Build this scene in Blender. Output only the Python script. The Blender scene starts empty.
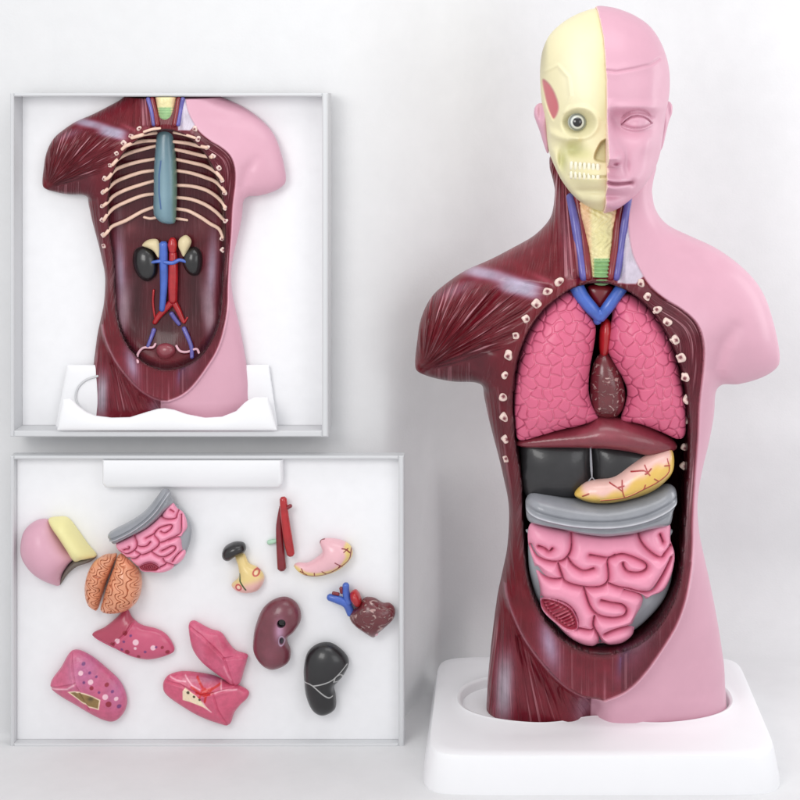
import bpy, math, random
import numpy as np
from mathutils import Vector
random.seed(4); rng=np.random.default_rng(7)
SC=bpy.context.scene; COL=SC.collection
D=15.0; HZ=6.42; CX=500.0; CY=100.0
def W(px,py,y=0.0):
    k=(D+y)/D
    return Vector(((px-CX)/100*k, y, HZ-(py-CY)/100*k))
def lin(c):
    c=np.asarray(c,float)/255.0
    return np.where(c<=0.04045,c/12.92,((c+0.055)/1.055)**2.4)
def sm(a,b,x):
    t=np.clip((x-a)/(b-a),0,1); return t*t*(3-2*t)
def Z(ox,oy,s,pts): return [(ox+a/s,oy+b/s) for a,b in pts]
def cr(pts,closed=True,n=6):
    P=np.asarray(pts,float); m=len(P); out=[]
    for i in range(m if closed else m-1):
        if closed: a,b,c,d=P[(i-1)%m],P[i],P[(i+1)%m],P[(i+2)%m]
        else: a,b,c,d=P[max(i-1,0)],P[i],P[i+1],P[min(i+2,m-1)]
        for j in range(n):
            t=j/n
            out.append(.5*((2*b)+(c-a)*t+(2*a-5*b+4*c-d)*t*t+(3*b-a-3*c+d)*t**3))
    if not closed: out.append(P[-1])
    return np.array(out)
def dline(poly,X,Y,closed=False,width=None):
    """distance of points to a polyline, and arc length there"""
    P=np.asarray(poly,float); best=np.full(X.shape,1e9); arc=np.zeros(X.shape); L=0.0
    n=len(P)
    for i in range(n if closed else n-1):
        a=P[i]; b=P[(i+1)%n]; e=b-a; l2=float(e@e)
        if l2<1e-12: continue
        t=np.clip(((X-a[0])*e[0]+(Y-a[1])*e[1])/l2,0,1)
        d=np.hypot(X-a[0]-t*e[0],Y-a[1]-t*e[1]); l=math.sqrt(l2)
        m=d<best; best[m]=d[m]; arc[m]=(L+t*l)[m]; L+=l
    return best,arc
def inside(poly,X,Y):
    P=np.asarray(poly,float); r=np.zeros(X.shape,bool); n=len(P)
    for i in range(n):
        x1,y1=P[i]; x2,y2=P[(i+1)%n]
        if y1==y2: continue
        c=((Y>=min(y1,y2))&(Y<max(y1,y2)))
        r^=c&(X<x1+(Y-y1)*(x2-x1)/(y2-y1))
    return r
def sdist(poly,X,Y):
    d,_=dline(poly,X,Y,True); return np.where(inside(poly,X,Y),d,-d)
def blur(A,n=1):
    for _ in range(n):
        for ax in (0,1):
            B=np.pad(A,[(1,1) if k==ax else (0,0) for k in (0,1)],mode='edge')
            A=(B[:-2]+2*B[1:-1]+B[2:])/4 if ax==0 else (B[:,:-2]+2*B[:,1:-1]+B[:,2:])/4
    return A
def poisson(mask,h,L):
    """inflate: solve lap(u)-u/L^2=-1 inside the mask, coarse to fine"""
    levels=[mask]; 
    while min(levels[-1].shape)>24 and len(levels)<5: levels.append(levels[-1][::2,::2])
    u=None
    for li in range(len(levels)-1,-1,-1):
        m=levels[li].astype(np.float64); hh=h*2**li
        if u is None: u=m*L*L*.3
        else:
            u=np.repeat(np.repeat(u,2,0),2,1)[:m.shape[0],:m.shape[1]]
            if u.shape!=m.shape: u=np.pad(u,[(0,m.shape[0]-u.shape[0]),(0,m.shape[1]-u.shape[1])],mode='edge')
            u=u*m
        k=4+hh*hh/(L*L)
        for it in range(260 if li==len(levels)-1 else 110):
            B=np.pad(u,1)
            u=.2*u+.8*m*(B[:-2,1:-1]+B[2:,1:-1]+B[1:-1,:-2]+B[1:-1,2:]+hh*hh)/k
    return u
def inflate(poly,h,L,pad=4,grid=None):
    """poly in px; returns xs, ys(px), u grid in px^2, negative outside"""
    P=np.asarray(poly,float)
    bounds=(P[:,0].min(),P[:,1].min(),P[:,0].max(),P[:,1].max())
    if grid is not None: xs,ys=grid
    else: xs=np.arange(bounds[0]-pad*h,bounds[2]+pad*h+h,h)
    if grid is None: ys=np.arange(bounds[1]-pad*h,bounds[3]+pad*h+h,h)
    X,Y=np.meshgrid(xs,ys,indexing='ij'); d=sdist(P,X,Y)
    u=poisson(d>0,h,L)
    m=(d>1.3*h)&(u>0); w=np.where(m,u/np.maximum(d,h),0.0); M=m.astype(float)
    a=w.copy(); b=M.copy()
    wb=blur(a,5); mb=blur(b,5)
    Wx=np.where(mb>1e-4,wb/np.maximum(mb,1e-9),0)
    fb=np.median(w[m]) if m.any() else 1.0
    Wx=np.where(mb>1e-4,Wx,fb); Wx=np.maximum(Wx,fb*.15)
    t=sm(1.3*h,3.2*h,d)
    return xs,ys,np.where(d<1.3*h,d*Wx,(1-t)*d*Wx+t*u),d
def nets(F,o,h):
    """surface nets. F 3D array (x,y,z), o origin, h (hx,hy,hz)"""
    S=F>0; nx,ny,nz=F.shape
    cs=(nx-1,ny-1,nz-1)
    acc=[np.zeros(cs,np.float32) for _ in range(3)]; cnt=np.zeros(cs,np.float32)
    for ax in range(3):
        o1=[(a,b) for a in (0,1) for b in (0,1)]
        sl0=[slice(None)]*3; sl1=[slice(None)]*3; sl0[ax]=slice(0,-1); sl1[ax]=slice(1,None)
        A=F[tuple(sl0)]; B=F[tuple(sl1)]; C=(S[tuple(sl0)]!=S[tuple(sl1)])
        t=np.where(C,A/np.where(C,A-B,1),0).astype(np.float32)
        oth=[i for i in range(3) if i!=ax]
        for a,b in o1:
            s=[slice(None)]*3
            s[oth[0]]=slice(a,cs[oth[0]]+a); s[oth[1]]=slice(b,cs[oth[1]]+b)
            c=C[tuple(s)]; tt=t[tuple(s)]
            cnt+=c; acc[ax]+=tt; acc[oth[0]]+=c*np.float32(a); acc[oth[1]]+=c*np.float32(b)
    act=cnt>0; idx=np.full(cs,-1,np.int64); n=int(act.sum()); idx[act]=np.arange(n)
    ijk=np.argwhere(act); V=np.empty((n,3))
    for k in range(3): V[:,k]=o[k]+h[k]*(ijk[:,k]+acc[k][act]/cnt[act])
    Q=[]
    for ax in range(3):
        o0,o1_=[i for i in range(3) if i!=ax]
        sl0=[slice(None)]*3; sl1=[slice(None)]*3; sl0[ax]=slice(0,-1); sl1[ax]=slice(1,None)
        for k in (o0,o1_): sl0[k]=slice(1,-1); sl1[k]=slice(1,-1)
        a=S[tuple(sl0)]; b=S[tuple(sl1)]; e=np.argwhere(a!=b)
        if not len(e): continue
        sg=a[a!=b]
        base=e.copy(); base[:,o0]+=1; base[:,o1_]+=1
        def g(d0,d1):
            q=base.copy(); q[:,o0]-=d0; q[:,o1_]-=d1; return idx[q[:,0],q[:,1],q[:,2]]
        q=np.stack([g(1,1),g(0,1),g(0,0),g(1,0)],1)
        flip=sg if ax!=1 else ~sg
        q[~flip]=q[~flip][:,::-1]
        Q.append(q)
    return V,np.concatenate(Q)
def mesh_np(name,V,Q):
    me=bpy.data.meshes.new(name); V=np.asarray(V,np.float32); Q=np.asarray(Q,np.int32)
    k=Q.shape[1]
    me.vertices.add(len(V)); me.vertices.foreach_set('co',V.ravel())
    me.loops.add(Q.size); me.loops.foreach_set('vertex_index',Q.ravel())
    me.polygons.add(len(Q)); me.polygons.foreach_set('loop_start',np.arange(0,Q.size,k,dtype=np.int32))
    me.polygons.foreach_set('loop_total',np.full(len(Q),k,np.int32))
    me.update(calc_edges=True); me.validate(); me.shade_smooth()
    return me
def getV(me):
    a=np.empty(len(me.vertices)*3,np.float32); me.vertices.foreach_get('co',a); return a.reshape(-1,3).astype(float)
def getN(me):
    a=np.empty(len(me.vertices)*3,np.float32); me.vertex_normals.foreach_get('vector',a); return a.reshape(-1,3).astype(float)
def subsurf(me,lv=1):
    o=bpy.data.objects.new('tmp',me); COL.objects.link(o)
    m=o.modifiers.new('s','SUBSURF'); m.levels=lv; m.render_levels=lv
    dg=bpy.context.evaluated_depsgraph_get(); r=bpy.data.meshes.new_from_object(o.evaluated_get(dg))
    bpy.data.objects.remove(o); return r
def setcol(me,C,name='Col'):
    C=np.clip(C,0,255); a=me.attributes.new(name,'FLOAT_COLOR','POINT')
    buf=np.ones((len(C),4),np.float32); buf[:,:3]=lin(C); a.data.foreach_set('color',buf.ravel())
def setvec(me,V,name):
    a=me.attributes.new(name,'FLOAT_VECTOR','POINT'); a.data.foreach_set('vector',np.asarray(V,np.float32).ravel())
def link(name,me,mat=None,parent=None,loc=None):
    o=bpy.data.objects.new(name,me); COL.objects.link(o)
    if mat and not me.materials: me.materials.append(mat)
    if parent: o.parent=parent
    if loc is not None: o.location=loc
    return o
def tag(o,label=None,cat=None,group=None,kind=None):
    for k,v in (('label',label),('category',cat),('group',group),('kind',kind)):
        if v: o[k]=v
    return o
def thing(name,loc,label,cat,group=None):
    o=bpy.data.objects.new(name,None); o.empty_display_size=.1; COL.objects.link(o); o.location=loc
    return tag(o,label,cat,group)
ORG={}   # world origin used for the meshes of each parent
def wloc(o):
    v=Vector((0,0,0))
    while o: v=v+o.location; o=o.parent
    return np.array(v)
def place(name,me,mat,parent,V=None):
    """me holds world coordinates: shift into the parent's frame (or own centre when top level)"""
    v=getV(me)
    if parent: c=wloc(parent); o=link(name,me,mat,parent)
    else:
        c=(v.min(0)+v.max(0))/2; o=link(name,me,mat); o.location=Vector(c)
    me.vertices.foreach_set('co',(v-c).astype(np.float32).ravel()); me.update(); return o
# ---------- materials
def nn(nt,t,**k):
    n=nt.nodes.new(t)
    for a,b in k.items():
        if a in n.inputs: n.inputs[a].default_value=b
        else: setattr(n,a,b)
    return n
def mat(name,col=None,rough=.4,coat=.0,spec=.5,attr=False,bump=None,mottle=.0,mscale=6,sss=0,nbump=0.0,nscale=60):
    m=bpy.data.materials.new(name); m.use_nodes=True; nt=m.node_tree; b=nt.nodes['Principled BSDF']; L=nt.links
    b.inputs['Roughness'].default_value=rough; b.inputs['Coat Weight'].default_value=coat; b.inputs['Coat Roughness'].default_value=.12
    b.inputs['Specular IOR Level'].default_value=spec
    if sss:
        b.inputs['Subsurface Weight'].default_value=sss; b.inputs['Subsurface Radius'].default_value=(.06,.03,.03); b.inputs['Subsurface Scale'].default_value=.6
    if attr: c=nn(nt,'ShaderNodeAttribute',attribute_name='Col').outputs['Color']
    else:
        r=nn(nt,'ShaderNodeRGB'); r.outputs[0].default_value=(*lin(col),1); c=r.outputs[0]
    tc=nn(nt,'ShaderNodeTexCoord')
    if mottle:
        nz=nn(nt,'ShaderNodeTexNoise',Scale=mscale,Detail=5.0,Roughness=.6); L.new(tc.outputs['Object'],nz.inputs['Vector'])
        mr=nn(nt,'ShaderNodeMapRange'); L.new(nz.outputs['Fac'],mr.inputs[0]); mr.inputs[1].default_value=.25; mr.inputs[2].default_value=.75
        mr.inputs[3].default_value=1-mottle; mr.inputs[4].default_value=1+mottle
        vm=nn(nt,'ShaderNodeVectorMath',operation='SCALE'); L.new(c,vm.inputs[0]); L.new(mr.outputs[0],vm.inputs['Scale']); c=vm.outputs[0]
    h=None
    if 0: pass
    elif bump=='flow':
        at=nn(nt,'ShaderNodeAttribute',attribute_name='flow'); am=nn(nt,'ShaderNodeAttribute',attribute_name='fib')
        mp=nn(nt,'ShaderNodeMapping'); mp.inputs['Scale'].default_value=(.30,.03,.3); L.new(at.outputs['Vector'],mp.inputs[0])
        nz=nn(nt,'ShaderNodeTexNoise',Scale=1.0,Detail=2.5,Roughness=.55); L.new(mp.outputs[0],nz.inputs['Vector'])
        sx=nn(nt,'ShaderNodeSeparateXYZ'); L.new(am.outputs['Vector'],sx.inputs[0])
        mr=nn(nt,'ShaderNodeMapRange',interpolation_type='SMOOTHSTEP'); L.new(nz.outputs['Fac'],mr.inputs[0]); mr.inputs[1].default_value=.36; mr.inputs[2].default_value=.66
        ml=nn(nt,'ShaderNodeMath',operation='MULTIPLY'); L.new(mr.outputs[0],ml.inputs[0]); L.new(sx.outputs['X'],ml.inputs[1]); h=ml.outputs[0]
        thin=nn(nt,'ShaderNodeMapRange',interpolation_type='SMOOTHSTEP'); L.new(nz.outputs['Fac'],thin.inputs[0]); thin.inputs[1].default_value=.56; thin.inputs[2].default_value=.70
        m2=nn(nt,'ShaderNodeMath',operation='MULTIPLY'); L.new(thin.outputs[0],m2.inputs[0]); L.new(sx.outputs['X'],m2.inputs[1])
        m3=nn(nt,'ShaderNodeMath',operation='MULTIPLY'); L.new(m2.outputs[0],m3.inputs[0]); m3.inputs[1].default_value=.62
        mx=nn(nt,'ShaderNodeMixRGB'); L.new(m3.outputs[0],mx.inputs[0]); L.new(c,mx.inputs[1]); mx.inputs[2].default_value=(*lin((206,146,156)),1); c=mx.outputs[0]  # thin fibre streaks, pale where gloss highlights are painted in
    elif bump=='gyri':
        nz=nn(nt,'ShaderNodeTexNoise',Scale=12.0,Detail=1.0,Distortion=1.6); L.new(tc.outputs['Object'],nz.inputs['Vector'])
        a=nn(nt,'ShaderNodeMath',operation='SUBTRACT'); L.new(nz.outputs['Fac'],a.inputs[0]); a.inputs[1].default_value=.5
        b2=nn(nt,'ShaderNodeMath',operation='ABSOLUTE'); L.new(a.outputs[0],b2.inputs[0])
        mr=nn(nt,'ShaderNodeMapRange',interpolation_type='SMOOTHSTEP'); L.new(b2.outputs[0],mr.inputs[0]); mr.inputs[1].default_value=.0; mr.inputs[2].default_value=.09
        h=mr.outputs[0]
        mx=nn(nt,'ShaderNodeMixRGB'); L.new(h,mx.inputs[0]); mx.inputs[1].default_value=(*lin((198,126,96)),1); L.new(c,mx.inputs[2]); c=mx.outputs[0]
    elif bump=='streak':   # pale worm-like strokes over a dark ground
        mp=nn(nt,'ShaderNodeMapping'); mp.inputs['Scale'].default_value=(11,11,16); L.new(tc.outputs['Object'],mp.inputs[0])
        nz=nn(nt,'ShaderNodeTexNoise',Scale=1.0,Detail=2.0,Distortion=1.6); L.new(mp.outputs[0],nz.inputs['Vector'])
        mr=nn(nt,'ShaderNodeMapRange',interpolation_type='SMOOTHSTEP'); L.new(nz.outputs['Fac'],mr.inputs[0]); mr.inputs[1].default_value=.55; mr.inputs[2].default_value=.68
        h=mr.outputs[0]
        mx=nn(nt,'ShaderNodeMixRGB'); m3=nn(nt,'ShaderNodeMath',operation='MULTIPLY'); L.new(h,m3.inputs[0]); m3.inputs[1].default_value=.65; L.new(m3.outputs[0],mx.inputs[0]); L.new(c,mx.inputs[1]); mx.inputs[2].default_value=(*lin((205,170,165)),1); c=mx.outputs[0]
    L.new(c,b.inputs['Base Color'])
    prev=None
    if h is not None:
        bp=nn(nt,'ShaderNodeBump'); bp.inputs['Strength'].default_value={'flow':.9,'gyri':1.0,'streak':.8}[bump]; bp.inputs['Distance'].default_value={'flow':.022,'gyri':.025,'streak':.02}[bump]
        L.new(h,bp.inputs['Height']); prev=bp.outputs[0]
    if nbump:
        nz=nn(nt,'ShaderNodeTexNoise',Scale=nscale,Detail=3.0); L.new(tc.outputs['Object'],nz.inputs['Vector'])
        bp=nn(nt,'ShaderNodeBump'); bp.inputs['Strength'].default_value=nbump; bp.inputs['Distance'].default_value=.01; L.new(nz.outputs['Fac'],bp.inputs['Height'])
        if prev: L.new(prev,bp.inputs['Normal'])
        prev=bp.outputs[0]
    if prev: L.new(prev,b.inputs['Normal'])
    return m
# ---------- inflated solids
def relief(name,out,y0,Hf,Hb,m,parent=None,L=40,h=1.3,sub=1,detail=None,color=None,smooth=True,pw=1.0,flowf=None,cut=None,shear=None,meshonly=False):
    P=cr(out) if smooth else np.asarray(out,float)
    k=(D+y0)/D; xs,ys,u,d=inflate(P,h,L); f=u/max(u.max(),1e-9)
    f=np.sign(f)*np.abs(f)**pw if pw!=1 else f
    hy=h*k/100; Y=np.arange(y0-Hf-2*hy,y0+Hb+3*hy,hy)
    q=np.where(Y<y0,(Y-y0)/Hf,(Y-y0)/Hb)**2
    f=f[:,::-1]    # z up
    F=(f[:,None,:]-q[None,:,None]).astype(np.float32)
    o=((xs[0]-CX)/100*k,Y[0],HZ-(ys[-1]-CY)/100*k)
    if cut is not None:
        gx=o[0]+hy*np.arange(F.shape[0]); gz=o[2]+hy*np.arange(F.shape[2]); F=np.minimum(F,cut(gx[:,None,None],Y[None,:,None],gz[None,None,:]).astype(np.float32))
    V,Q=nets(F,o,(hy,hy,hy)); me=mesh_np(name,V,Q)
    if sub: me=subsurf(me,sub)
    V=getV(me); qx=CX+V[:,0]*100/k; qy=CY+(HZ-V[:,2])*100/k
    if shear is not None: V[:,1]+=shear(qx,qy); me.vertices.foreach_set('co',V.astype(np.float32).ravel()); me.update()
    if detail is not None:
        N=getN(me); w=sm(.0,.35,-N[:,1]); V[:,1]-=detail(qx,qy)*w; me.vertices.foreach_set('co',V.astype(np.float32).ravel()); me.update()
    if color is not None:
        C=color(qx,qy,V,getN(me)); setcol(me,C)
    if flowf is not None:
        t,a=flowf(qx,qy); setvec(me,t,'flow'); setvec(me,a,'fib')
    if meshonly: return me
    return place(name,me,m,parent)
def tube(name,pts,rad,m,parent=None,seg=12,n=5,flat=1.0,color=None):
    P=np.array([list(p) for p in pts],float)
    C=cr(P,False,n); r=np.interp(np.linspace(0,1,len(C)),np.linspace(0,1,len(rad)),rad) if hasattr(rad,'__len__') else np.full(len(C),rad)
    ax=np.gradient(C,axis=0); ax/=np.linalg.norm(ax,axis=1)[:,None]+1e-9
    V=[];Q=[]
    # rounded ends
    ends=[(C[0]-ax[0]*r[0]*.55,r[0]*.55)]+[(C[i],r[i]) for i in range(len(C))]+[(C[-1]+ax[-1]*r[-1]*.55,r[-1]*.55)]
    axs=np.vstack([ax[:1],ax,ax[-1:]])
    for i,(c,rr) in enumerate(ends):
        t=axs[i]; up=np.array([0,-1.0,0]); s=np.cross(t,up); s/=np.linalg.norm(s)+1e-9; w=np.cross(s,t)
        for j in range(seg):
            a=2*math.pi*j/seg; V.append(c+rr*(math.cos(a)*s+flat*math.sin(a)*w))
    ne=len(ends)
    for i in range(ne-1):
        for j in range(seg): Q.append((i*seg+j,i*seg+(j+1)%seg,(i+1)*seg+(j+1)%seg,(i+1)*seg+j))
    me=bpy.data.meshes.new(name); fc=[tuple(q) for q in Q]+[tuple(range(seg))[::-1],tuple(range((ne-1)*seg,ne*seg))]
    me.from_pydata([tuple(v) for v in V],[],fc); me.update(); recalc(me); me.shade_smooth()
    return place(name,me,m,parent)
def join_tubes(name,specs,m,parent):
    """several strokes of one surface mark or one branching vessel as one mesh"""
    V=[];Fc=[]
    for pts,rad in specs:
        o=tube('tmp',pts,rad,None,None); me=o.data; loc=np.array(o.location); v=getV(me)+loc; b=len(V)
        V+= [tuple(x) for x in v]; Fc+=[tuple(i+b for i in p.vertices) for p in me.polygons]
        bpy.data.objects.remove(o)
    me=bpy.data.meshes.new(name); me.from_pydata(V,[],Fc); me.update(); recalc(me); me.shade_smooth()
    return place(name,me,m,parent)
def recalc(me):
    import bmesh
    b=bmesh.new(); b.from_mesh(me); bmesh.ops.recalc_face_normals(b,faces=b.faces); b.to_mesh(me); b.free()
def loops_mesh(name,loops,m,parent=None,cap0=True,cap1=True,smooth=True,ang=35):
    n=len(loops[0]); V=[tuple(p) for l in loops for p in l]; Fc=[]
    for i in range(len(loops)-1):
        for j in range(n): Fc.append((i*n+j,i*n+(j+1)%n,(i+1)*n+(j+1)%n,(i+1)*n+j))
    if cap0: Fc.append(tuple(range(n))[::-1])
    if cap1: Fc.append(tuple(range((len(loops)-1)*n,len(loops)*n)))
    me=bpy.data.meshes.new(name); me.from_pydata(V,[],Fc); me.update()
    recalc(me)
    if smooth:
        me.shade_smooth(); me.set_sharp_from_angle(angle=math.radians(ang))
    return place(name,me,m,parent)
# ---------- the torso: outline and openings traced in photo pixels, inflated to a solid body
SIL=[(556,150),(555,190),(553,210),(548,222),(534,236),(515,247),(490,260),(465,271),(447,283),(434,294),(426,306),(420,322),(417,342),(415,360),(417,371),(432,377),(455,381),(480,382),
 (484,396),(488,415),(493,435),(499,458),(504,480),(508,500),(509,520),(507,550),(502,575),(497,600),(492,640),(489,670),(487,700),(487,790),(550,795),(600,795),(660,795),(727,790),(727,690),(723,650),(714,600),(704,555),(699,530),(697,500),(701,470),(708,440),(713,412),(716,385),
 (735,383),(756,378),(772,370),(779,360),(777,340),(771,315),(764,295),(753,278),(735,261),(714,247),(690,236),(668,225),(656,210),(652,190),(650,150)]
CAV=[(598,281),(575,286),(558,296),(541,311),(527,332),(517,360),(513,395),(514,430),(517,455),(521,480),(522,515),(524,555),(529,585),(541,612),(557,631),(575,643),(600,649),(628,643),(650,629),(667,606),(679,578),(684,545),(686,510),(688,470),(688,430),(685,395),(679,365),(668,338),(654,314),(638,297),(619,286)]
# line between muscle side and skin side, then the U shaped hem of the belly panel
EDGE=[(634,150),(633,180),(630,200),(628,215),(629,235),(633,255),(641,272),(650,286),(664,298),(682,309),(696,322),(703,340),(704,365),(700,400),(698,440),(695,480),(693,520),(692,555),(686,590),(676,620),(660,647),(641,673),(624,688),(604,697)]
HEM=[(503,560),(506,590),(514,615),(527,640),(545,664),(562,681),(576,690),(590,695.5),(604,697)]
EDGEC=cr(EDGE,False,5); HEMC=cr(HEM,False,5)
SKINP=np.vstack([EDGEC,[(592,697),(592,800),(900,800),(900,100),(634,100)]])
UPAN=np.vstack([cr(HEM,False,5),EDGEC[::-1][:40],[(690,500),(503,500)]])
M1=np.array((102,10,25.)); SK=np.array((211,161,178.)); TEN_SHEEN=np.array((176,168,190.))
def gell(x,y,cx,cy,rx,ry,rot=0,p=2):
    a=math.radians(rot); dx=x-cx; dy=y-cy; u=(dx*math.cos(a)+dy*math.sin(a))/rx; v=(-dx*math.sin(a)+dy*math.cos(a))/ry
    return np.exp(-(np.abs(u)**p+np.abs(v)**p))
def body(variant,warp,root,mats,cutz=None,cuty=None):
    h=2.0; xs,ys,u,d=inflate(cr(SIL,True,4),h,60)
    # local frame: origin at (600, base), y=0 plane, 100 px per unit
    X=(xs-600)/100; Zv=((722-ys)/100)[::-1]; U=u[:,::-1]*1e-4; 
    hy=.02; Y=np.arange(-.98,1.12,hy); Zg=Zv[None,None,:]
    ds=np.interp(Zv,[-.5,.3,1.2,2.2,3.4,4.2,4.8,5.6],[.82,.84,.92,.98,1.06,1.05,.95,1.0])
    yc=np.interp(Zv,[-.5,.4,1.5,3,4.4,5.6],[.20,.17,.05,.0,.02,.05])
    F=(2*U*(ds[None,:]**2))[:,None,:]-((Y[None,:,None]-yc[None,None,:])**2)
    F=np.where(U[:,None,:]<0,np.minimum(F,2*U[:,None,:]),F)
    zb=.06 if variant=='full' else -.10 ; F=np.minimum(F,(Zg-zb)*.6)
    if cutz is not None: F=np.minimum(F,(cutz-Zg)*.6)
    if cuty is not None: F=np.minimum(F,(cuty-Y[None,:,None])*.6)
    # bowl shaped opening, on the plane y=-.5
    kf=(D-.5)/D
    cp=cr(CAV,True,4); cpl=np.stack([((cp[:,0]-CX)*kf+CX),cp[:,1]],1); cpl[:,1]=CY+(cp[:,1]-CY)*kf+ (722-CY)*(0)
    # px of the front plane -> local px : x'=500+(x-500)*kf, z measured from 722 at y=0
    xs2,ys2,uc,dc=inflate(cpl,h,26,grid=(xs,ys))
    un=np.clip(uc/uc.max(),0,1)
    dep=.95 if variant=='full' else .70
    yb=-.62+dep*un**.42       # back wall of the opening
    G=np.minimum((yb[:,::-1][:,None,:]-Y[None,:,None]),(dc[:,::-1]*.01)[:,None,:]+0*Y[None,:,None])
    F=np.minimum(F,-G*.9)
    F=F.astype(np.float32)
    V,Q=nets(F,(X[0],Y[0],Zv[0]),(h/100,hy,h/100)); me=subsurf(mesh_np('body',V,Q),1)
    V=getV(me); N=getN(me)
    k=(D+V[:,1])/D
    # front paint coordinates
    qx=CX+(V[:,0]+1.0)*100/k; qy=CY+(6.22-V[:,2])*100/k
    front=sm(.0,.4,-N[:,1])
    def bowl(px,py):   # y of the cavity wall under paint pixel, local
        i=np.clip(((np.asarray(px)-CX)*kf+CX-xs[0])/h,0,len(xs)-1).astype(int); j=np.clip((CY+(np.asarray(py)-CY)*kf-ys[0])/h,0,len(ys)-1).astype(int)
        return yb[i,j]
    incav=(N[:,1]<1.1)&(V[:,1]>np.interp(0,[0],[0])-9)
    ci=np.clip((V[:,0]*100+600-xs[0])/h,0,len(xs)-1); cj=np.clip((722-V[:,2]*100-ys[0])/h,0,len(ys)-1)
    dcv=dc[ci.astype(int),cj.astype(int)]; ybv=yb[ci.astype(int),cj.astype(int)]
    # exact distance to opening edge
    dex=sdist(cpl,V[:,0]*100+600,722-V[:,2]*100)
    cav=(dex>-.8)&(V[:,1]<ybv+.06)&(V[:,1]<.62)&(N[:,1]<.6)
    skin=sdist(SKINP,qx,qy); back=N[:,1]>.15
    hemd,hema=dline(HEMC,qx,qy); edged,edgea=dline(EDGEC,qx,qy)
    inU=sdist(UPAN,qx,qy)
    fl=front*(~cav)
    # sculpt
    dy=np.zeros(len(V))
    dy+=.035*sm(-1.5,1.5,skin)*sm(722,700,qy)
    dy+=.10*sm(-7,3,inU)*sm(540,600,qy)*(skin<3)
    dy+=.02*np.exp(-(hemd/2.5)**2)*(qy>570)+.025*np.exp(-(edged/2.2)**2)*(qy>560)
    dy-=(.20 if variant=='full' else .10)*np.exp(-((qx-592)/13)**2)*sm(690,712,qy)
    dy+=.03*np.exp(-((-dex)/4.)**2); dy-=0
    A=np.degrees(np.arctan2(372-qy,qx-422)); R=np.hypot(qx-422,372-qy)
    dl,_=dline([(424,370),(446,352),(470,325),(497,292)],qx,qy); dy-=.045*np.exp(-(dl/5)**2)
    dl2,_=dline([(424,370),(455,352),(480,345),(500,352)],qx,qy); dy-=.05*np.exp(-(dl2/5)**2)*sm(505,480,qx)
    dl,_=dline([(458,284),(480,281),(515,283),(548,290)],qx,qy); dy-=.03*np.exp(-(dl/4)**2)
    fm=sm(14,22,A)*sm(112,100,A)*sm(150,110,R)*sm(14,40,R)*sm(2,14,-dex)*sm(270,292,qy); dy+=.016*fm*np.cos(A*2*np.pi/8.5)
    lgm=sm(600,640,qy)*sm(0,5,-inU)*(qx<600)*sm(722,700,qy); dy+=.012*lgm*np.cos(np.degrees(np.arctan2(qx-505,qy-560))*2*np.pi/7)
    nkm=sm(549,553,qx)*sm(572,566,qx)*sm(280,262,qy); dy+=.010*nkm*np.cos(np.degrees(np.arctan2(qx-560,qy-120))*2*np.pi/2.6)
    dy+=.05*gell(qx,qy,450,320,22,30)+.04*gell(qx,qy,490,300,30,14,-10)
    dl,_=dline([(575,268),(560,225),(556,190)],qx,qy); dy+=.03*np.exp(-(dl/8)**2)
    dy-=.07*sm(26,20,np.abs(qx-601+.0*qy))*(qy<290)
    dl,_=dline([(720,386),(716,370),(722,345),(733,325)],qx,qy); dy-=.07*np.exp(-(dl/9)**2)*sm(310,350,qy)
    dl,_=dline([(660,262),(690,268),(715,262)],qx,qy); dy-=.02*np.exp(-(dl/9)**2)
    dy+=.04*gell(qx,qy,700,325,24,30)*(skin>0)
    for ln in ([(507,600),(520,650),(545,712)],[(520,640),(548,690),(562,722)],[(560,690),(565,722)],[(575,700),(578,722)]):
        dl,_=dline(ln,qx,qy); dy-=.035*np.exp(-(dl/3.)**2)*(inU<0)*sm(716,696,qy)
    V[:,1]-=dy*fl
    me.vertices.foreach_set('co',V.astype(np.float32).ravel()); me.update(); N=getN(me)
    # ---- paint
    n=len(V); C=np.tile(M1,(n,1)); 
    def mixc(c,w): 
        nonlocal C; w=np.clip(w,0,1)[:,None]; C=C*(1-w)+np.asarray(c,float)*w
    mixc((88,28,38),.6*gell(qx,qy,500,440,40,120)); mixc((122,50,60),.6*gell(qx,qy,500,255,50,12,-25)); mixc((118,46,58),.5*gell(qx,qy,520,690,50,60))
    mixc((84,26,36),.9*(dl2<60)*sm(-1,6,qy-np.interp(qx,[415,446,480,505],[372,357,345,350]))*sm(505,480,qx)*(qy<392))
    mixc(TEN_SHEEN,.85*gell(qx,qy,483,273,26,6.5,13,3)); mixc(TEN_SHEEN,.95*gell(qx,qy,520,287,22,9,14,4)); mixc(TEN_SHEEN,.4*gell(qx,qy,455,290,20,6,-20))  # pale collarbone patches, tendon white with sheen painted in
    mixc((150,60,75),.8*gell(qx,qy,545,280,14,3,25)); 
    mixc((170,130,140),.55*gell(qx,qy,566,240,5,50,-6)); mixc((215,185,185),.7*np.exp(-(dline([(571,205),(577,240),(584,280)],qx,qy)[0]/1.6)**2))
    mixc((170,160,172),.9*gell(qx,qy,504,688,9,36,2,3)*(inU<2)); mixc((150,120,135),.8*gell(qx,qy,585,712,12,20,0)*(inU<0))
    mixc((190,150,160),.6*np.exp(-(hemd/1.8)**2)*(qy>580)*(qx<604))
    UU=sm(-1,1,inU)*(qy>560)
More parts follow.
